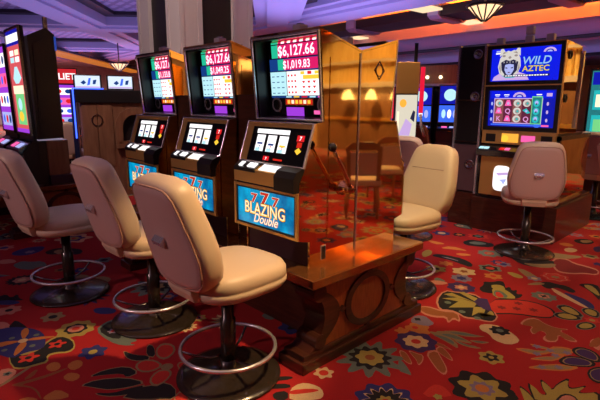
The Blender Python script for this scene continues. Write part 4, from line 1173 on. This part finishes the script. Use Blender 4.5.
# ------------------------------------------------------------------ simple machines standing farther off
def far_machine(label, loc, rz, w, h, art, side=BLACK, group='distant slot machines', base=.45, trim=None, depth=.56, lean=0.):
    """cabinet facing local -Y"""
    t = thing('slot_machine', label, 'slot machine', loc, rz, group)
    hw = w / 2
    MB().box(-hw - .03, hw + .03, 0, depth, 0, base, DARKWOOD).build('base', t, .005)
    c = MB()
    c.prism([(0, base), (-.06, base + .38), (.06, base + .50), (lean, h), (depth - .1 if depth > .5 else .07, h - .06 if depth > .5 else h - .01), (depth, base)], -hw, hw, side, 'x')
    c.build('cabinet', t, .004)
    z0 = base + .55
    M = frame_mat((0, .052, z0), (1, 0, 0), (0, lean - .055, h - z0))
    f = MB(M)
    hh = h - z0
    f.frame(-hw, hw, 0, hh, .025, -.01, .018, trim or STEEL)
    fo = f.build('screen_frame', t)
    s = MB(M)
    s.plate(-hw + .02, hw - .02, .02, hh - .02, .0, .006, DIMLED)
    art(s, hw - .03, hh - .03, .008)
    s.build('screen', fo)
    d = MB()
    d.prism([(-.09, base + .34), (-.10, base + .40), (.05, base + .49), (.05, base + .34)], -hw + .01, hw - .01, GLOSSBLACK, 'x')
    do = d.build('button_deck', t)
    q = MB(frame_mat((0, -.10, base + .402), (1, 0, 0), (0, .15, .09)))
    q.rect(-hw * .6, -hw * .1, .03, .11, .003, PINKLED)
    q.rect(hw * .1, hw * .7, .03, .11, .003, FACEBLUE)
    q.build('button', do)
    return t

def art_tall(s, a, b, w):
    s.rect(-a, a, .02, b, w, glow('screen_cherry', (.75, .10, .12), 1.0))
    s.rect(-a, a, b * .86, b, w + .001, DEEPBLUE)
    s.rect(-a, a, b * .89, b * .965, w + .002, WHITELED)
    for r_ in range(2):
        for c_ in range(2):
            s.rect(-a * .7 + c_ * a * .8, -a * .1 + c_ * a * .8, b * (.70 + r_ * .065), b * (.75 + r_ * .065), w + .002, (CYANLED, WHITELED, FLAMEC)[(r_ + c_) % 3])
    s.flat([(-a * .6, b * .55), (-a * .2, b * .66), (a * .2, b * .66), (a * .7, b * .55), (a * .2, b * .50), (-a * .3, b * .50)], w + .002, CYANLED)
    s.rect(-a * .8, a * .8, b * .40, b * .48, w + .002, FLAMEC)
    s.rect(-a * .6, a * .75, b * .10, b * .40, w + .002, GREENSCR)
    s.disc(0, b * .30, a * .3, b * .06, w + .003, CYANLED)
    s.disc(0, b * .18, a * .35, b * .05, w + .003, YELLOWLED)
    s.rect(-a, a, .02, b * .06, w + .002, PURPLELED)
def art_pinkrows(s, a, b, w):
    s.rect(-a, a, .02, b, w, PURPLELED)
    for k in range(4):
        s.rect(-a * .9, a * .9, b * (.08 + .23 * k), b * (.24 + .23 * k), w + .001, (FACEBLUE, WHITELED, PINKLED, WHITELED)[k])
        for j in range(3):
            s.disc(-a * .55 + j * a * .55, b * (.16 + .23 * k), a * .18, b * .05, w + .002, (BLUELED, REDLED, NAVYLED)[(j + k) % 3])
def art_blue2(s, a, b, w):
    s.rect(-a, a, .02, b * .48, w, BLUELED)
    s.rect(-a, a, b * .52, b, w, DEEPBLUE)
    s.disc(0, b * .76, a * .6, b * .16, w + .001, CYANLED)
    for j in range(3):
        s.disc(-a * .55 + j * a * .55, b * .25, a * .2, b * .12, w + .001, (CYANLED, WHITELED, FACEBLUE)[j])
def art_teal(s, a, b, w):
    s.rect(-a, a, .02, b, w, TEALDIM)
    s.rect(-a * .95, a * .95, b * .80, b * .98, w + .001, DEEPBLUE)
    s.text('E', -a * .45, b * .82, b * .16, w + .003, CYANLED, 1.2, .03)
    for k in range(2):
        s.rect(-a * .85, a * .85, b * (.08 + .36 * k), b * (.36 + .36 * k), w + .001, TEALLED)
        for j in range(3):
            s.rect(-a * .75 + j * a * .5, -a * .35 + j * a * .5, b * (.12 + .36 * k), b * (.30 + .36 * k), w + .002, (GREENSCR, FLAMEC, CYANLED)[(j + k) % 3])
def art_white(s, a, b, w):
    s.rect(-a, a, .02, b * .66, w, WHITELED)
    s.rect(-a, a, b * .72, b, w, REDLED)
    for j in range(3):
        s.rect(-a * .6 + j * a * .5, -a * .35 + j * a * .5, b * .8, b * .9, w + .001, WHITELED)
    s.flat([(-a * .2, .03), (a * .6, .03), (a * .4, b * .3), (a * .1, b * .42)], w + .001, NAVYLED)

# bank seen at the left picture edge, in line with the three machines
make_stand('dark scrolled stand of the distant bank under the black monitor case', -5.45, -4.05, -.12, .80, .56)
far_machine('tall slot machine with white-banded red and green screen beside the black monitor case', (-4.21, -.462, .561), 0, .58, 1.73, art_tall, base=.02, depth=.10, lean=.035)
far_machine('slot machine with pink rows at the very left edge of the picture', (-4.91, -.462, .561), 0, .58, 1.6, art_pinkrows, base=.02, depth=.10, lean=.035)
def monitor_case():
    t = thing('monitor_case', 'tall black monitor case with a peaked top right of the white-banded screen', 'monitor', (-4.0, -.12, .561))
    b = MB()
    b.prism([(-.22, .52), (-.22, 1.64), (-.03, 1.735), (.055, 1.67), (.055, .53)], -.20, 0, BLACK, 'x')
    b.prism([(-.18, .60), (-.18, 1.55), (-.05, 1.62), (-.05, .60)], 0, .012, BLACK, 'x')
    b.build('casing', t, .008)
    MB().box(-.012, .006, .045, .066, 1.50, 1.65, mat('blue_lit_edge', (.02, .05, .3), .3, emit=.35, ecol=(.05, .15, .9))).build('edge_light', t)
    MB().box(-.19, .004, -.21, .05, .505, .52, glow('lilac_lit_underside', (.45, .38, .55), .45)).build('lit_underside', t)  # glow stands in for lilac light on the casing's underside
    b = MB()
    b.box(-.20, -.03, -.22, -.13, 0, .505, BLACK)
    b.box(-.20, -.02, -.13, .10, .10, .505, WALNUT)
    b.box(-.20, .02, -.13, .14, .0, .10, DARKPLUM)
    b.build('pedestal', t, .006)
    MB().box(-.13, -.09, -.02, .02, 1.73, 1.86, STEEL).build('mast', t)
monitor_case()
far_machine('far slot machine with stacked white and pink rows beside the blue neon line', (-8.25, 1.2, 0), 1.2, .68, 1.86, art_pinkrows)
far_machine('slot machine with teal and green screens at the right picture edge', (-.02, 6.35, 0), .12, .70, 2.05, art_teal)
far_machine('distant machine with round cyan art, left one of the blue-screened pair', (-5.55, 10.0, 0), .45, .62, 2.0, art_blue2)
far_machine('distant machine with blue screens right of its twin, beyond the small far stool', (-4.85, 10.35, 0), .45, .62, 2.05, art_blue2)
far_machine('distant machine with bright white screen under a red header', (-4.2, 10.75, 0), .45, .62, 2.05, art_white)
far_machine('distant machine with pink rows, half hidden by the gold end cabinet', (-6.6, 9.6, 0), .45, .62, 2.0, art_pinkrows)

def gold_cabinet():
    t = thing('gold_end_cabinet', 'gold cabinet with red light strips beyond the yellow-cream stool', 'slot machine', (-2.08, 4.05, 0), .62)
    MB().box(-.30, .30, 0, .7, 0, .5, DARKWOOD).build('base', t, .005)
    b = MB()
    b.box(-.16, .16, .05, .6, .5, 2.08, DARKPLUM)
    b.build('body', t, .004)
    b = MB()
    b.box(-.16, .16, .03, .05, 1.66, 2.10, GOLD)
    b.build('top_panel', t, .004, label='polished gold top panel')
    s = MB(frame_mat((0, .045, 0), (1, 0, 0), (0, 0, 1)))
    s.plate(-.15, .15, 1.02, 1.64, -.01, 0, glow('art_ivory', (.85, .78, .62), .9))
    s.flat([(.06, 1.30), (.10, 1.42), (.13, 1.40), (.12, 1.25)], .002, ARTDARK)
    s.rect(-.13, -.10, 1.10, 1.40, .002, FLAMEC)
    s.flat([(-.10, 1.05), (.06, 1.05), (.09, 1.22), (.0, 1.30)], .002, LILACLED)
    s.disc(-.05, 1.52, .05, .06, .002, AMBERLED)
    s.build('art_panel', t)
    for x, z0 in ((-.215, 1.30), (.205, 1.38)):
        MB().box(x - .03, x + .03, .0, .05, z0, 2.03 if x > 0 else 1.93, glow('red_strip', (.75, .01, .04), 1.1)).build('light_strip', t, .004)
    MB().box(-.16 + .02, .16, -.02, .05, .95, 1.01, GOLD).build('ledge', t, .004)
    MB().tube([(.205, .02, 1.36), (.225, -.02, 1.20), (.27, -.06, 1.05)], .02, CHROME, 8).build('side_rail', t)
    MB().box(.08, .13, .2, .25, 2.08, 2.38, BLACK).build('mast', t)
gold_cabinet()

# ------------------------------------------------------------------ left background
def sign_machine():
    t = thing('lit_sign', 'red lit sign lettered LIET in white above the pink-rowed machine', 'sign', (-8.25, 1.2, 1.86), 1.2)
    MB().box(-.36, .36, .1, .3, -.01, .30, DARKPLUM).build('case', t, .005)
    s = MB(frame_mat((0, .098, 0), (1, 0, 0), (0, 0, 1)))
    s.plate(-.34, .34, .0, .28, -.002, 0, glow('sign_red', (.62, .02, .03), 1.0))
    s.text('LIET', .165, .08, .17, .003, WHITELED, 1.0, .02)
    s.build('sign_face', t)
sign_machine()

def wood_cabinet():
    A = Vector((-5.78, .74, 0))
    B_ = Vector((-5.40, 1.72, 0))
    ang = math.atan2((B_ - A).y, (B_ - A).x)
    t = thing('wooden_cabinet', 'brown wooden cabinet with ring emblem and black top beyond the third stool', 'cabinet', A, ang)
    L = (B_ - A).length
    b = MB()
    b.box(0, L, 0, .6, 0, 1.49, WALNUT)
    b.build('body', t, .006)
    MB().box(-.05, L + .05, -.05, .65, 1.49, 1.69, BLACK).build('top', t, .008)
    for k in range(2):
        d = MB()
        d.box(.02 + k * .23, .235 + k * .23, -.018, .0, .5, 1.47, WALNUT)
        d.build('door', t, .004)
    r = MB()
    r.tube([(.235 + .075 * math.cos(2 * PI * i / 24), -.025, 1.22 + .085 * math.sin(2 * PI * i / 24)) for i in range(24)], .010, DARKWOOD, 8, True)
    r.build('ring_emblem', t)
    c = MB()
    c.prism(arc(L - .26, 1.12, .30, 0, 180, 16) + arc(L - .26, 1.12, .19, 180, 0, 16), -.10, 0, WALNUT, 'y')
    c.box(L - .56, L - .45, -.10, 0, .85, 1.12, WALNUT)
    c.box(L - .07, L + .04, -.10, 0, .85, 1.12, WALNUT)
    c.box(L - .56, L + .04, -.10, 0, .78, .90, WALNUT)
    c.box(L - .45, L - .07, -.012, -.004, .90, 1.30, BLACK)
    c.build('arched_niche', t, .005)
    n = MB()
    n.box(-.085, -.065, -.06, -.04, .95, 1.712, NEONBLUE)
    n.box(-.065, .36, -.06, -.04, 1.694, 1.712, NEONBLUE)
    n.build('neon_edge', t, label='blue neon line around the corner of the cabinet')
    n = MB()
    n.box(-.12, -.052, -.02, .5, .0, 1.69, mat('blue_black_side', (.012, .016, .06), .3))
    n.build('side_cheek', t)
    # screens standing on the cabinet top
    for k, (x, lb) in enumerate(((-.01, 'white video screen standing on the cabinet above the ring emblem'), (.46, 'white video screen standing on the cabinet above the arched niche'))):
        m = thing('video_screen', lb, 'screen', A + Vector((math.cos(ang) * (x + .15), math.sin(ang) * (x + .15), 1.691)), ang, 'screens on the wooden cabinet')
        e = MB()
        e.box(-.20, .20, .0, .12, 0.0, .22, BLACK)
        e.build('housing', m, .004)
        s = MB(frame_mat((0, -.002, 0), (1, 0, 0), (0, 0, 1)))
        s.plate(-.175, .175, .02, .205, -.002, .0, glow('screen_ice', (.72, .84, 1), 1.1))
        s.flat([(-.10, .10), (-.05, .14), (-.02, .10), (-.06, .07)], .002, NAVYLED)
        s.flat([(.02, .17), (.05, .17), (.03, .07), (-.01, .06)], .002, BLUELED)
        s.flat([(.08, .14), (.13, .15), (.11, .08), (.07, .08)], .002, NAVYLED)
        s.rect(-.17, .17, .025, .045, .002, LILACLED)
        s.build('panel', m)
wood_cabinet()

# ------------------------------------------------------------------ chandeliers
CRYSTAL = glow('lamp_glass', (1, .62, .34), 1.6)
def chandelier(label, x, y, z, r, zc):
    t = thing('chandelier', label, 'chandelier', (x, y, z), 0, 'ceiling chandeliers')
    MB().lathe([(r * .12, -r * .75), (r * .35, -r * .55), (r * .8, -.02), (r * .95, .0), (r * .8, .01), (.01, .012)], CRYSTAL, 24).build('glass_bowl', t)
    for k in range(12):
        a = 2 * PI * k / 12
        MB().tube([(r * .14 * math.cos(a), r * .14 * math.sin(a), -r * .76), (r * .62 * math.cos(a), r * .62 * math.sin(a), -r * .36), (r * 1.05 * math.cos(a), r * 1.05 * math.sin(a), .03)], r * .045, DARKPLUM, 6).build('rib', t)
    MB().tube([(r * 1.02 * math.cos(2 * PI * i / 24), r * 1.02 * math.sin(2 * PI * i / 24), .02) for i in range(24)], r * .06, DARKPLUM, 6, True).build('rim', t)
    MB().tube([(0, 0, 0), (0, 0, zc - z)], r * .07, DARKPLUM, 8).build('stem', t)
chandelier('bowl chandelier with glowing ribs hanging above the jaguar game', -1.26, 4.55, 2.79, .23, 3.8)
chandelier('small distant bowl chandelier glowing above the white video screens', -16.6, 6.0, 2.95, .34, 4.15)

# ------------------------------------------------------------------ room shell
LAV = mat('lavender_plaster', (.50, .43, .60), .55)
LAVPANEL = lattice_mat('lavender_lattice', (.42, .35, .52), (.22, .17, .30), .9)
DARKTRIM = mat('dark_brown_trim', (.030, .019, .020), .5)
PANELBROWN = mat('pillar_panel', (.012, .007, .007), .5)
PEACH = mat('peach_plaster', (.80, .46, .18), .6)
COLUMNPAINT = mat('pale_mauve_paint', (.62, .52, .52), .5)
WALLP = noise_mix('warm_wall_covering', (.52, .30, .15), (.66, .42, .22), 2.5, .6, (1, 1, .3))

def shell(name, b, **k):
    return struct(b.build(name, **k))
shell('wall_far', MB().box(-34, 12, 32, 32.2, 0, 4.6, WALLP))
shell('wall_left', MB().box(-34.2, -34, -9, 32, 0, 4.6, noise_mix('mauve_wall_covering', (.42, .33, .32), (.52, .42, .40), 2.5, .6)))
shell('wall_right', MB().box(9.5, 9.7, -9, 32, 0, 4.6, WALLP))
shell('wall_back', MB().box(-34, 9.5, -9.2, -9, 0, 4.6, WALLP))

U = Vector((-.768, .64, 0))
N = Vector((.64, .768, 0))
def diag(b, u0, u1, n0, n1, z0, z1, m):
    P_ = [U * u + N * n for u, n in ((u0, n0), (u1, n0), (u1, n1), (u0, n1))]
    return b.prism([(p.x, p.y) for p in P_][::-1], z0, z1, m, 'z')
c = MB()
c.box(-34, 9.5, -9, 7.9, 4.15, 4.35, LAVPANEL)
shell('ceiling', c)
# diagonal coffer beams, cut off before the long cornice
b = MB()
def clip_beam(b, along, lo, hi, centre, half, z0, z1, m):
    """beam along U or N clipped to y<7.6 and x range by sampling its extent"""
    P_ = []
    A, B_ = (U, N) if along == 'u' else (N, U)
    quad = [A * lo + B_ * (centre - half), A * hi + B_ * (centre - half), A * hi + B_ * (centre + half), A * lo + B_ * (centre + half)]
    poly = [(p.x, p.y) for p in quad]
    for (nx, ny, d) in ((0, 1, 7.6), (0, -1, 8.9), (-1, 0, 33.9), (1, 0, 9.4)):
        out = []
        for i in range(len(poly)):
            p, q = poly[i], poly[(i + 1) % len(poly)]
            a, e = nx * p[0] + ny * p[1] - d, nx * q[0] + ny * q[1] - d
            if a <= 0:
                out.append(p)
            if (a < 0) != (e < 0) and a != e:
                t_ = a / (a - e)
                out.append((p[0] + (q[0] - p[0]) * t_, p[1] + (q[1] - p[1]) * t_))
        poly = out
        if len(poly) < 3:
            return
    area = sum(poly[i][0] * poly[(i + 1) % len(poly)][1] - poly[(i + 1) % len(poly)][0] * poly[i][1] for i in range(len(poly)))
    b.prism(poly if area > 0 else poly[::-1], z0, z1, m, 'z')
for k, cn in enumerate((-17.3, -11.5, -5.76, 0.05, 5.8)):
    clip_beam(b, 'u', -20, 40, cn, .62, 3.80, 4.15, LAV)
    clip_beam(b, 'u', -20, 40, cn, .30, 3.74, 3.80, LAV)
    clip_beam(b, 'u', -20, 40, cn, .98, 4.05, 4.15, DARKTRIM)
for cn in (26.0, 19.7, 13.4, 7.0, .7, -5.6):
    clip_beam(b, 'n', -30, 30, cn, .70, 3.801, 4.15, LAV)
    clip_beam(b, 'n', -30, 30, cn, .34, 3.741, 3.80, LAV)
    clip_beam(b, 'n', -30, 30, cn, 1.04, 4.051, 4.15, DARKTRIM)
shell('trim_1', b)
# long cornice, orange-lit tray with dark beam, soffits
r = MB(Matrix.Translation((-6, 8, 0)) @ Matrix.Rotation(math.radians(-4), 4, 'Z') @ Matrix.Translation((6, -8, 0)))
x0, x1 = -29, 13
r.box(x0, x1, 7.1, 8.0, 3.95, 4.6, LAV)
r.box(x0, x1, 7.3, 8.3, 3.86, 3.95, LAV)
r.box(x0, x1, 7.6, 8.5, 3.79, 3.86, LAV)
shell('trim_2', r)
t_ = MB(r.M)
t_.box(x0, x1, 8.0, 13.2, 4.55, 4.6, PEACH)
shell('ceiling_tray', t_)
k_ = MB(r.M)
k_.box(x0, x1, 10.0, 11.2, 3.85, 4.1, DARKTRIM)
for i in range(12):
    x = -24 + i * 3.1
    k_.prism([(9.9, 4.2), (9.9, 3.86), (10.05, 3.78), (11.15, 3.78), (11.3, 3.86), (11.3, 4.2)], x - .17, x + .17, LAV, 'x')
shell('trim_3', k_)
s_ = MB(r.M)
s_.box(x0, x1, 12.5, 13.3, 3.75, 4.6, LAV)
s_.box(x0, x1, 13.3, 16.0, 3.80, 3.95, LAV)
s_.box(x0, x1, 16.0, 16.8, 3.78, 3.95, DARKTRIM)
s_.box(x0 + 2, x1, 16.8, 25.0, 3.70, 3.95, LAV)
s_.box(x0 + 2, x1, 21, 21.5, 3.62, 3.70, DARKTRIM)
shell('ceiling_soffit', s_)
c = MB()
c.box(-34, 9.5, 15, 32, 4.0, 4.3, LAV)
c.box(-34, -28, 7.6, 15, 4.0, 4.3, LAV)
shell('ceiling_rear', c)
# glowing fixtures spanning the tray
TRAYLAMP = glow('tray_lamp_glass', (1, .74, .42), 1.1)
for i, x in enumerate((-14.5, -9.9, -5.3, -.7)):
    f = thing('tray_lamp', '', 'lamp', group='tray lamps')
    for q in ((x - .30, x + .30, 8.75, 9.75), (x - .55, x - .05, 11.35, 12.4)):
        MB(r.M).box(*q, 3.92, 3.97, TRAYLAMP).build('diffuser', f)
    tag(f, ('cream tray lamp deep in the orange ceiling recess beyond the brass panels', 'cream tray lamp in the orange ceiling recess, second from the bowl chandelier', 'cream tray lamp in the orange ceiling recess beside the bowl chandelier', 'cream tray lamp in the orange ceiling recess above the jaguar game roof')[i], 'lamp', 'tray lamps')
ORANGELED = glow('cove_orange', (.8, .22, .02), .6)
o = MB()
diag(o, 18.5, 33, -10.2, -9.2, 3.60, 3.66, ORANGELED)
diag(o, 18.5, 33, -10.3, -9.1, 3.66, 3.74, DARKTRIM)
tag(o.build('cove_light'), 'long orange ceiling cove light beyond the black monitor case', 'lamp')

# draped lounge partition added out of view so the brass flanks mirror bright gold
DRAPE = noise_mix('gold_drapery', (.62, .40, .12), (.85, .66, .30), 3, .55, (9, 9, .2))
q = MB()
for i in range(58):
    x = .9 + i * .15
    q.prism([(x, 10.1), (x + .03, 9.98), (x + .075, 9.95), (x + .12, 9.98), (x + .15, 10.1)], 2.15, 3.5, DRAPE, 'z')
q.box(.9, 9.5, 10.1, 10.2, 0, 3.5, WALLP)
q.box(.85, 9.5, 9.85, 10.2, 0, 2.02, WALNUT)
q.box(.85, 9.5, 9.80, 10.25, 3.5, 3.75, LAV)
q.box(.85, 9.5, 9.70, 10.1, 2.02, 2.15, OFFWHITE)
q.box(.85, 9.5, 9.80, 9.86, 1.0, 1.10, GOLD)
q.box(.85, 9.5, 9.78, 9.86, 2.75, 2.82, OFFWHITE)
shell('wall_lounge_added', q)

# square pillar
p = MB()
px, py, pw = -6.85, 2.28, 1.5
p.box(px + .06, px + pw - .06, py + .06, py + pw - .06, 0, 4.15, PANELBROWN)
for ax, ay in ((0, 0), (pw - .42, 0), (0, pw - .42), (pw - .42, pw - .42)):
    p.box(px + ax, px + ax + .42, py + ay, py + ay + .42, 0, 4.15, COLUMNPAINT)
    for sx in (-.012, .342):
        for sy in (-.012, .342):
            p.box(px + ax + sx, px + ax + sx + .09, py + ay + sy, py + ay + sy + .09, .2, 4.1, COLUMNPAINT)
p.box(px - .06, px + pw + .06, py - .06, py + pw + .06, 0, .25, COLUMNPAINT)
shell('pillar', p)

# brown header over the distant machines with two small lamps
A = Vector((-7.2, 9.6, 0))
hd = MB()
hd.box(0, 4.2, .1, .6, 2.10, 2.62, WALNUT)
hd.box(0, 4.2, .05, .6, 2.03, 2.10, LAV)
hd.box(0, 4.2, .4, .6, 0, 2.03, DARKTRIM)
ho = hd.build('trim_4', loc=A, rz=.45)
struct(ho)
for k, x in enumerate((1.75, 2.12)):
    q = MB()
    q.sphere((0, 0, 0), .05, glow('globe_lamp', (1, .80, .50), 3.0))
    q.tube([(0, .0, .0), (0, .09, .03)], .015, STEEL, 8)
    a = .45
    tag(q.build('globe_lamp', loc=(A.x + x * math.cos(a) - .02 * math.sin(a) * 1, A.y + x * math.sin(a) + .02, 2.28)), ('small globe lamp on the brown header, nearer the gold end cabinet', 'small globe lamp on the brown header, nearer the black speaker cabinet')[k], 'lamp', 'globe lamps')

# ------------------------------------------------------------------ what the brass mirrors: lounge side of the hall
def side_chair(label, loc, rz):
    t = thing('wooden_chair', label, 'chair', loc, rz, 'lounge chairs')
    W_ = mat('honey_wood', (.42, .20, .07), .35, coat=.3)
    for sx in (-1, 1):
        for sy in (-1, 1):
            MB().tube([(sx * .21, sy * .21, 0), (sx * .20, sy * .20, .44)], [.018, .022], W_, 8).build('leg', t)
    MB().box(-.24, .24, -.24, .24, .44, .52, LEATHER).build('seat', t, .02)
    b_ = MB()
    b_.prism([(-.22, .50), (-.24, .95), (-.12, 1.02), (.12, 1.02), (.24, .95), (.22, .50), (.17, .50), (.18, .92), (-.18, .92), (-.17, .50)], .19, .235, W_, 'y')
    b_.box(-.18, .18, .195, .23, .58, .88, LEATHER)
    b_.build('backrest', t, .006)
side_chair('honey wood chair seen only mirrored in the near brass panel', (2.1, 3.1, 0), 2.4)
side_chair('honey wood chair seen only mirrored in the farther brass panel', (2.5, 4.2, 0), 2.2)
for k, y in enumerate((7.9, 7.0, 6.1, 5.2)):
    q = thing('wall_sconce', ('bowl sconce under the gold drapery, first from the camera', 'bowl sconce under the gold drapery, second from the camera', 'bowl sconce under the gold drapery, third from the camera', 'bowl sconce under the gold drapery, fourth from the camera')[k], 'lamp', (y, 9.85, 1.85), PI / 2, 'wall sconces')
    MB().lathe([(.20, -.20), (.14, -.05), (.05, .10), (.03, .10)], glow('sconce_glass', (1, .72, .32), 3.0), 20, c=(-.28, 0)).build('shade', q)
    MB().box(-.12, .0, -.04, .04, -.2, -.05, GOLD).build('bracket', q)

# ------------------------------------------------------------------ light
def area(name, loc, size, energy, col, rot=(0, 0, 0), sy=None, spread=None):
    l = bpy.data.lights.new(name, 'AREA')
    l.energy = energy
    l.color = col
    l.size = size
    if sy:
        l.shape = 'RECTANGLE'
        l.size_y = sy
    if spread:
        l.spread = math.radians(spread)
    o = bpy.data.objects.new(name, l)
    o.location = loc
    o.rotation_euler = rot
    COL.objects.link(o)
def spot(name, loc, target, energy, col, angle=60, blend=.6, rad=.08):
    l = bpy.data.lights.new(name, 'SPOT')
    l.energy = energy
    l.color = col
    l.spot_size = math.radians(angle)
    l.spot_blend = blend
    l.shadow_soft_size = rad
    o = bpy.data.objects.new(name, l)
    o.location = loc
    d = Vector(target) - Vector(loc)
    o.rotation_euler = d.to_track_quat('-Z', 'Y').to_euler()
    COL.objects.link(o)
PURP = (.42, .37, 1.0)
WARM = (1, .64, .30)
UP = (PI, 0, 0)
area('uplight', (-11, 3.0, 2.6), 6, 90, PURP, UP)
area('uplight', (-20, 6.0, 2.6), 8, 220, PURP, UP)
area('uplight', (-6, 6.6, 2.7), 4, 110, PURP, UP)
area('uplight', (-7, 14.5, 2.7), 14, 35, PURP, UP, 3)
area('uplight', (-6, 20, 2.7), 14, 60, PURP, UP, 3)
area('uplight', (0, 1, 3.0), 5, 30, PURP, UP)
area('cove_wash', (-8, 11.0, 4.0), 34, 7000, (1, .25, .02), UP, 1.2)
# ceiling downlights, with unseen spots added to brighten single things
spot('downlight_or_fill', (1.6, 1.9, 3.95), (1.1, 1.3, 0), 300, WARM, 62)
spot('downlight_or_fill', (1.5, .3, 4.0), (-.15, -.40, .75), 640, WARM, 24)
spot('downlight_or_fill', (.9, .2, 4.0), (-.1, 1.4, .8), 420, (1, .70, .30), 30)
spot('downlight_or_fill', (-3.2, -.6, 4.0), (-5.6, 2.6, 3.2), 360, (1, .78, .70), 60)  # unseen spot added to brighten the pillar
spot('downlight_or_fill', (-4.2, -.6, 4.0), (-5.6, 1.2, 1.0), 260, (1, .70, .62), 60)  # added to lift the wooden cabinet, no visible lamp there
spot('downlight_or_fill', (8.2, 5.5, 4.0), (9.5, 5.5, 2.2), 380, (1, .72, .36), 130)
spot('downlight_or_fill', (.1, .5, 4.0), (-1.05, -.5, .8), 330, WARM, 17)
spot('downlight_or_fill', (-.8, .5, 4.0), (-1.92, -.75, .8), 330, WARM, 17)
spot('downlight_or_fill', (-.2, 2.0, 4.0), (-1.05, 2.6, .8), 320, (1, .70, .55), 40)  # unseen spot added to brighten the half-hidden stool
spot('downlight_or_fill', (.4, 5.2, 3.95), (.4, 4.4, 0), 120, WARM, 80)
spot('downlight_or_fill', (3.5, 5.0, 3.95), (3.2, 4.5, 0), 460, (1, .72, .42), 90)  # unseen fill for the lounge floor mirrored in the brass
spot('downlight_or_fill', (3.0, 8.2, 3.9), (2.6, 10, 2.2), 700, (1, .74, .36), 110)  # added wash on the draped partition, left half
spot('downlight_or_fill', (7.0, 8.2, 3.9), (7.2, 10, 2.2), 700, (1, .74, .36), 110)  # added wash on the draped partition, right half
spot('downlight_or_fill', (7.6, 13.5, 3.95), (9.4, 13.5, 1.6), 1300, (1, .62, .22), 120)
area('house_fill', (-20, 12, 3.5), 8, 520, (1, .72, .64))
area('house_fill', (-27, 6, 3.5), 6, 700, (1, .74, .70))  # unseen area lamp added to brighten the far left walls
spot('downlight_or_fill', (-2.2, -7.0, 3.95), (-.9, -.75, .95), 430, (1, .62, .64), 27)  # unseen fill added behind the camera for the stool backs
spot('downlight_or_fill', (2.8, -1.2, 3.95), (.0, 3.0, .9), 480, (1, .68, .55), 24)  # added fill on the jaguar game stool, stands in for ambient light
spot('downlight_or_fill', (3.6, 2.4, 3.9), (2.3, 3.6, .5), 420, (1, .78, .5), 50)  # added to light the chairs that the brass mirrors
area('house_fill', (0, -4, 4.0), 5, 25, (.85, .5, .75))  # unseen soft fill added on the camera side for missing bounce
spot('downlight_or_fill', (-1.3, 2.6, 3.9), (-2.1, 4.0, 1.85), 160, WARM, 24)  # unseen spot added to brighten the gold end cabinet
SC.world = bpy.data.worlds.new('world')
SC.world.use_nodes = True
SC.world.node_tree.nodes['Background'].inputs[0].default_value = (.10, .06, .14, 1)
SC.world.node_tree.nodes['Background'].inputs[1].default_value = .3

# ------------------------------------------------------------------ camera
cam = bpy.data.cameras.new('camera')
cam.sensor_width = 36
cam.lens = 462.53 / 600 * 36
cam.clip_end = 200
co = bpy.data.objects.new('camera', cam)
COL.objects.link(co)
fw = Vector((-.70680894, .67745274, -.20366372))
rt = Vector((.69073227, .72306644, .00799158))
upv = Vector((-.15267632, .13502858, .97900829))
co.matrix_world = Matrix(((rt.x, upv.x, -fw.x, 1.8219), (rt.y, upv.y, -fw.y, -1.8265), (rt.z, upv.z, -fw.z, 1.5), (0, 0, 0, 1)))
SC.camera = co
SC.view_settings.view_transform = 'Standard'
SC.view_settings.look = 'None'
SC.view_settings.exposure = 0
SC.view_settings.gamma = 1
SC.cycles.max_bounces = 7
SC.cycles.glossy_bounces = 4
SC.cycles.sample_clamp_indirect = 4
SC.cycles.use_denoising = True
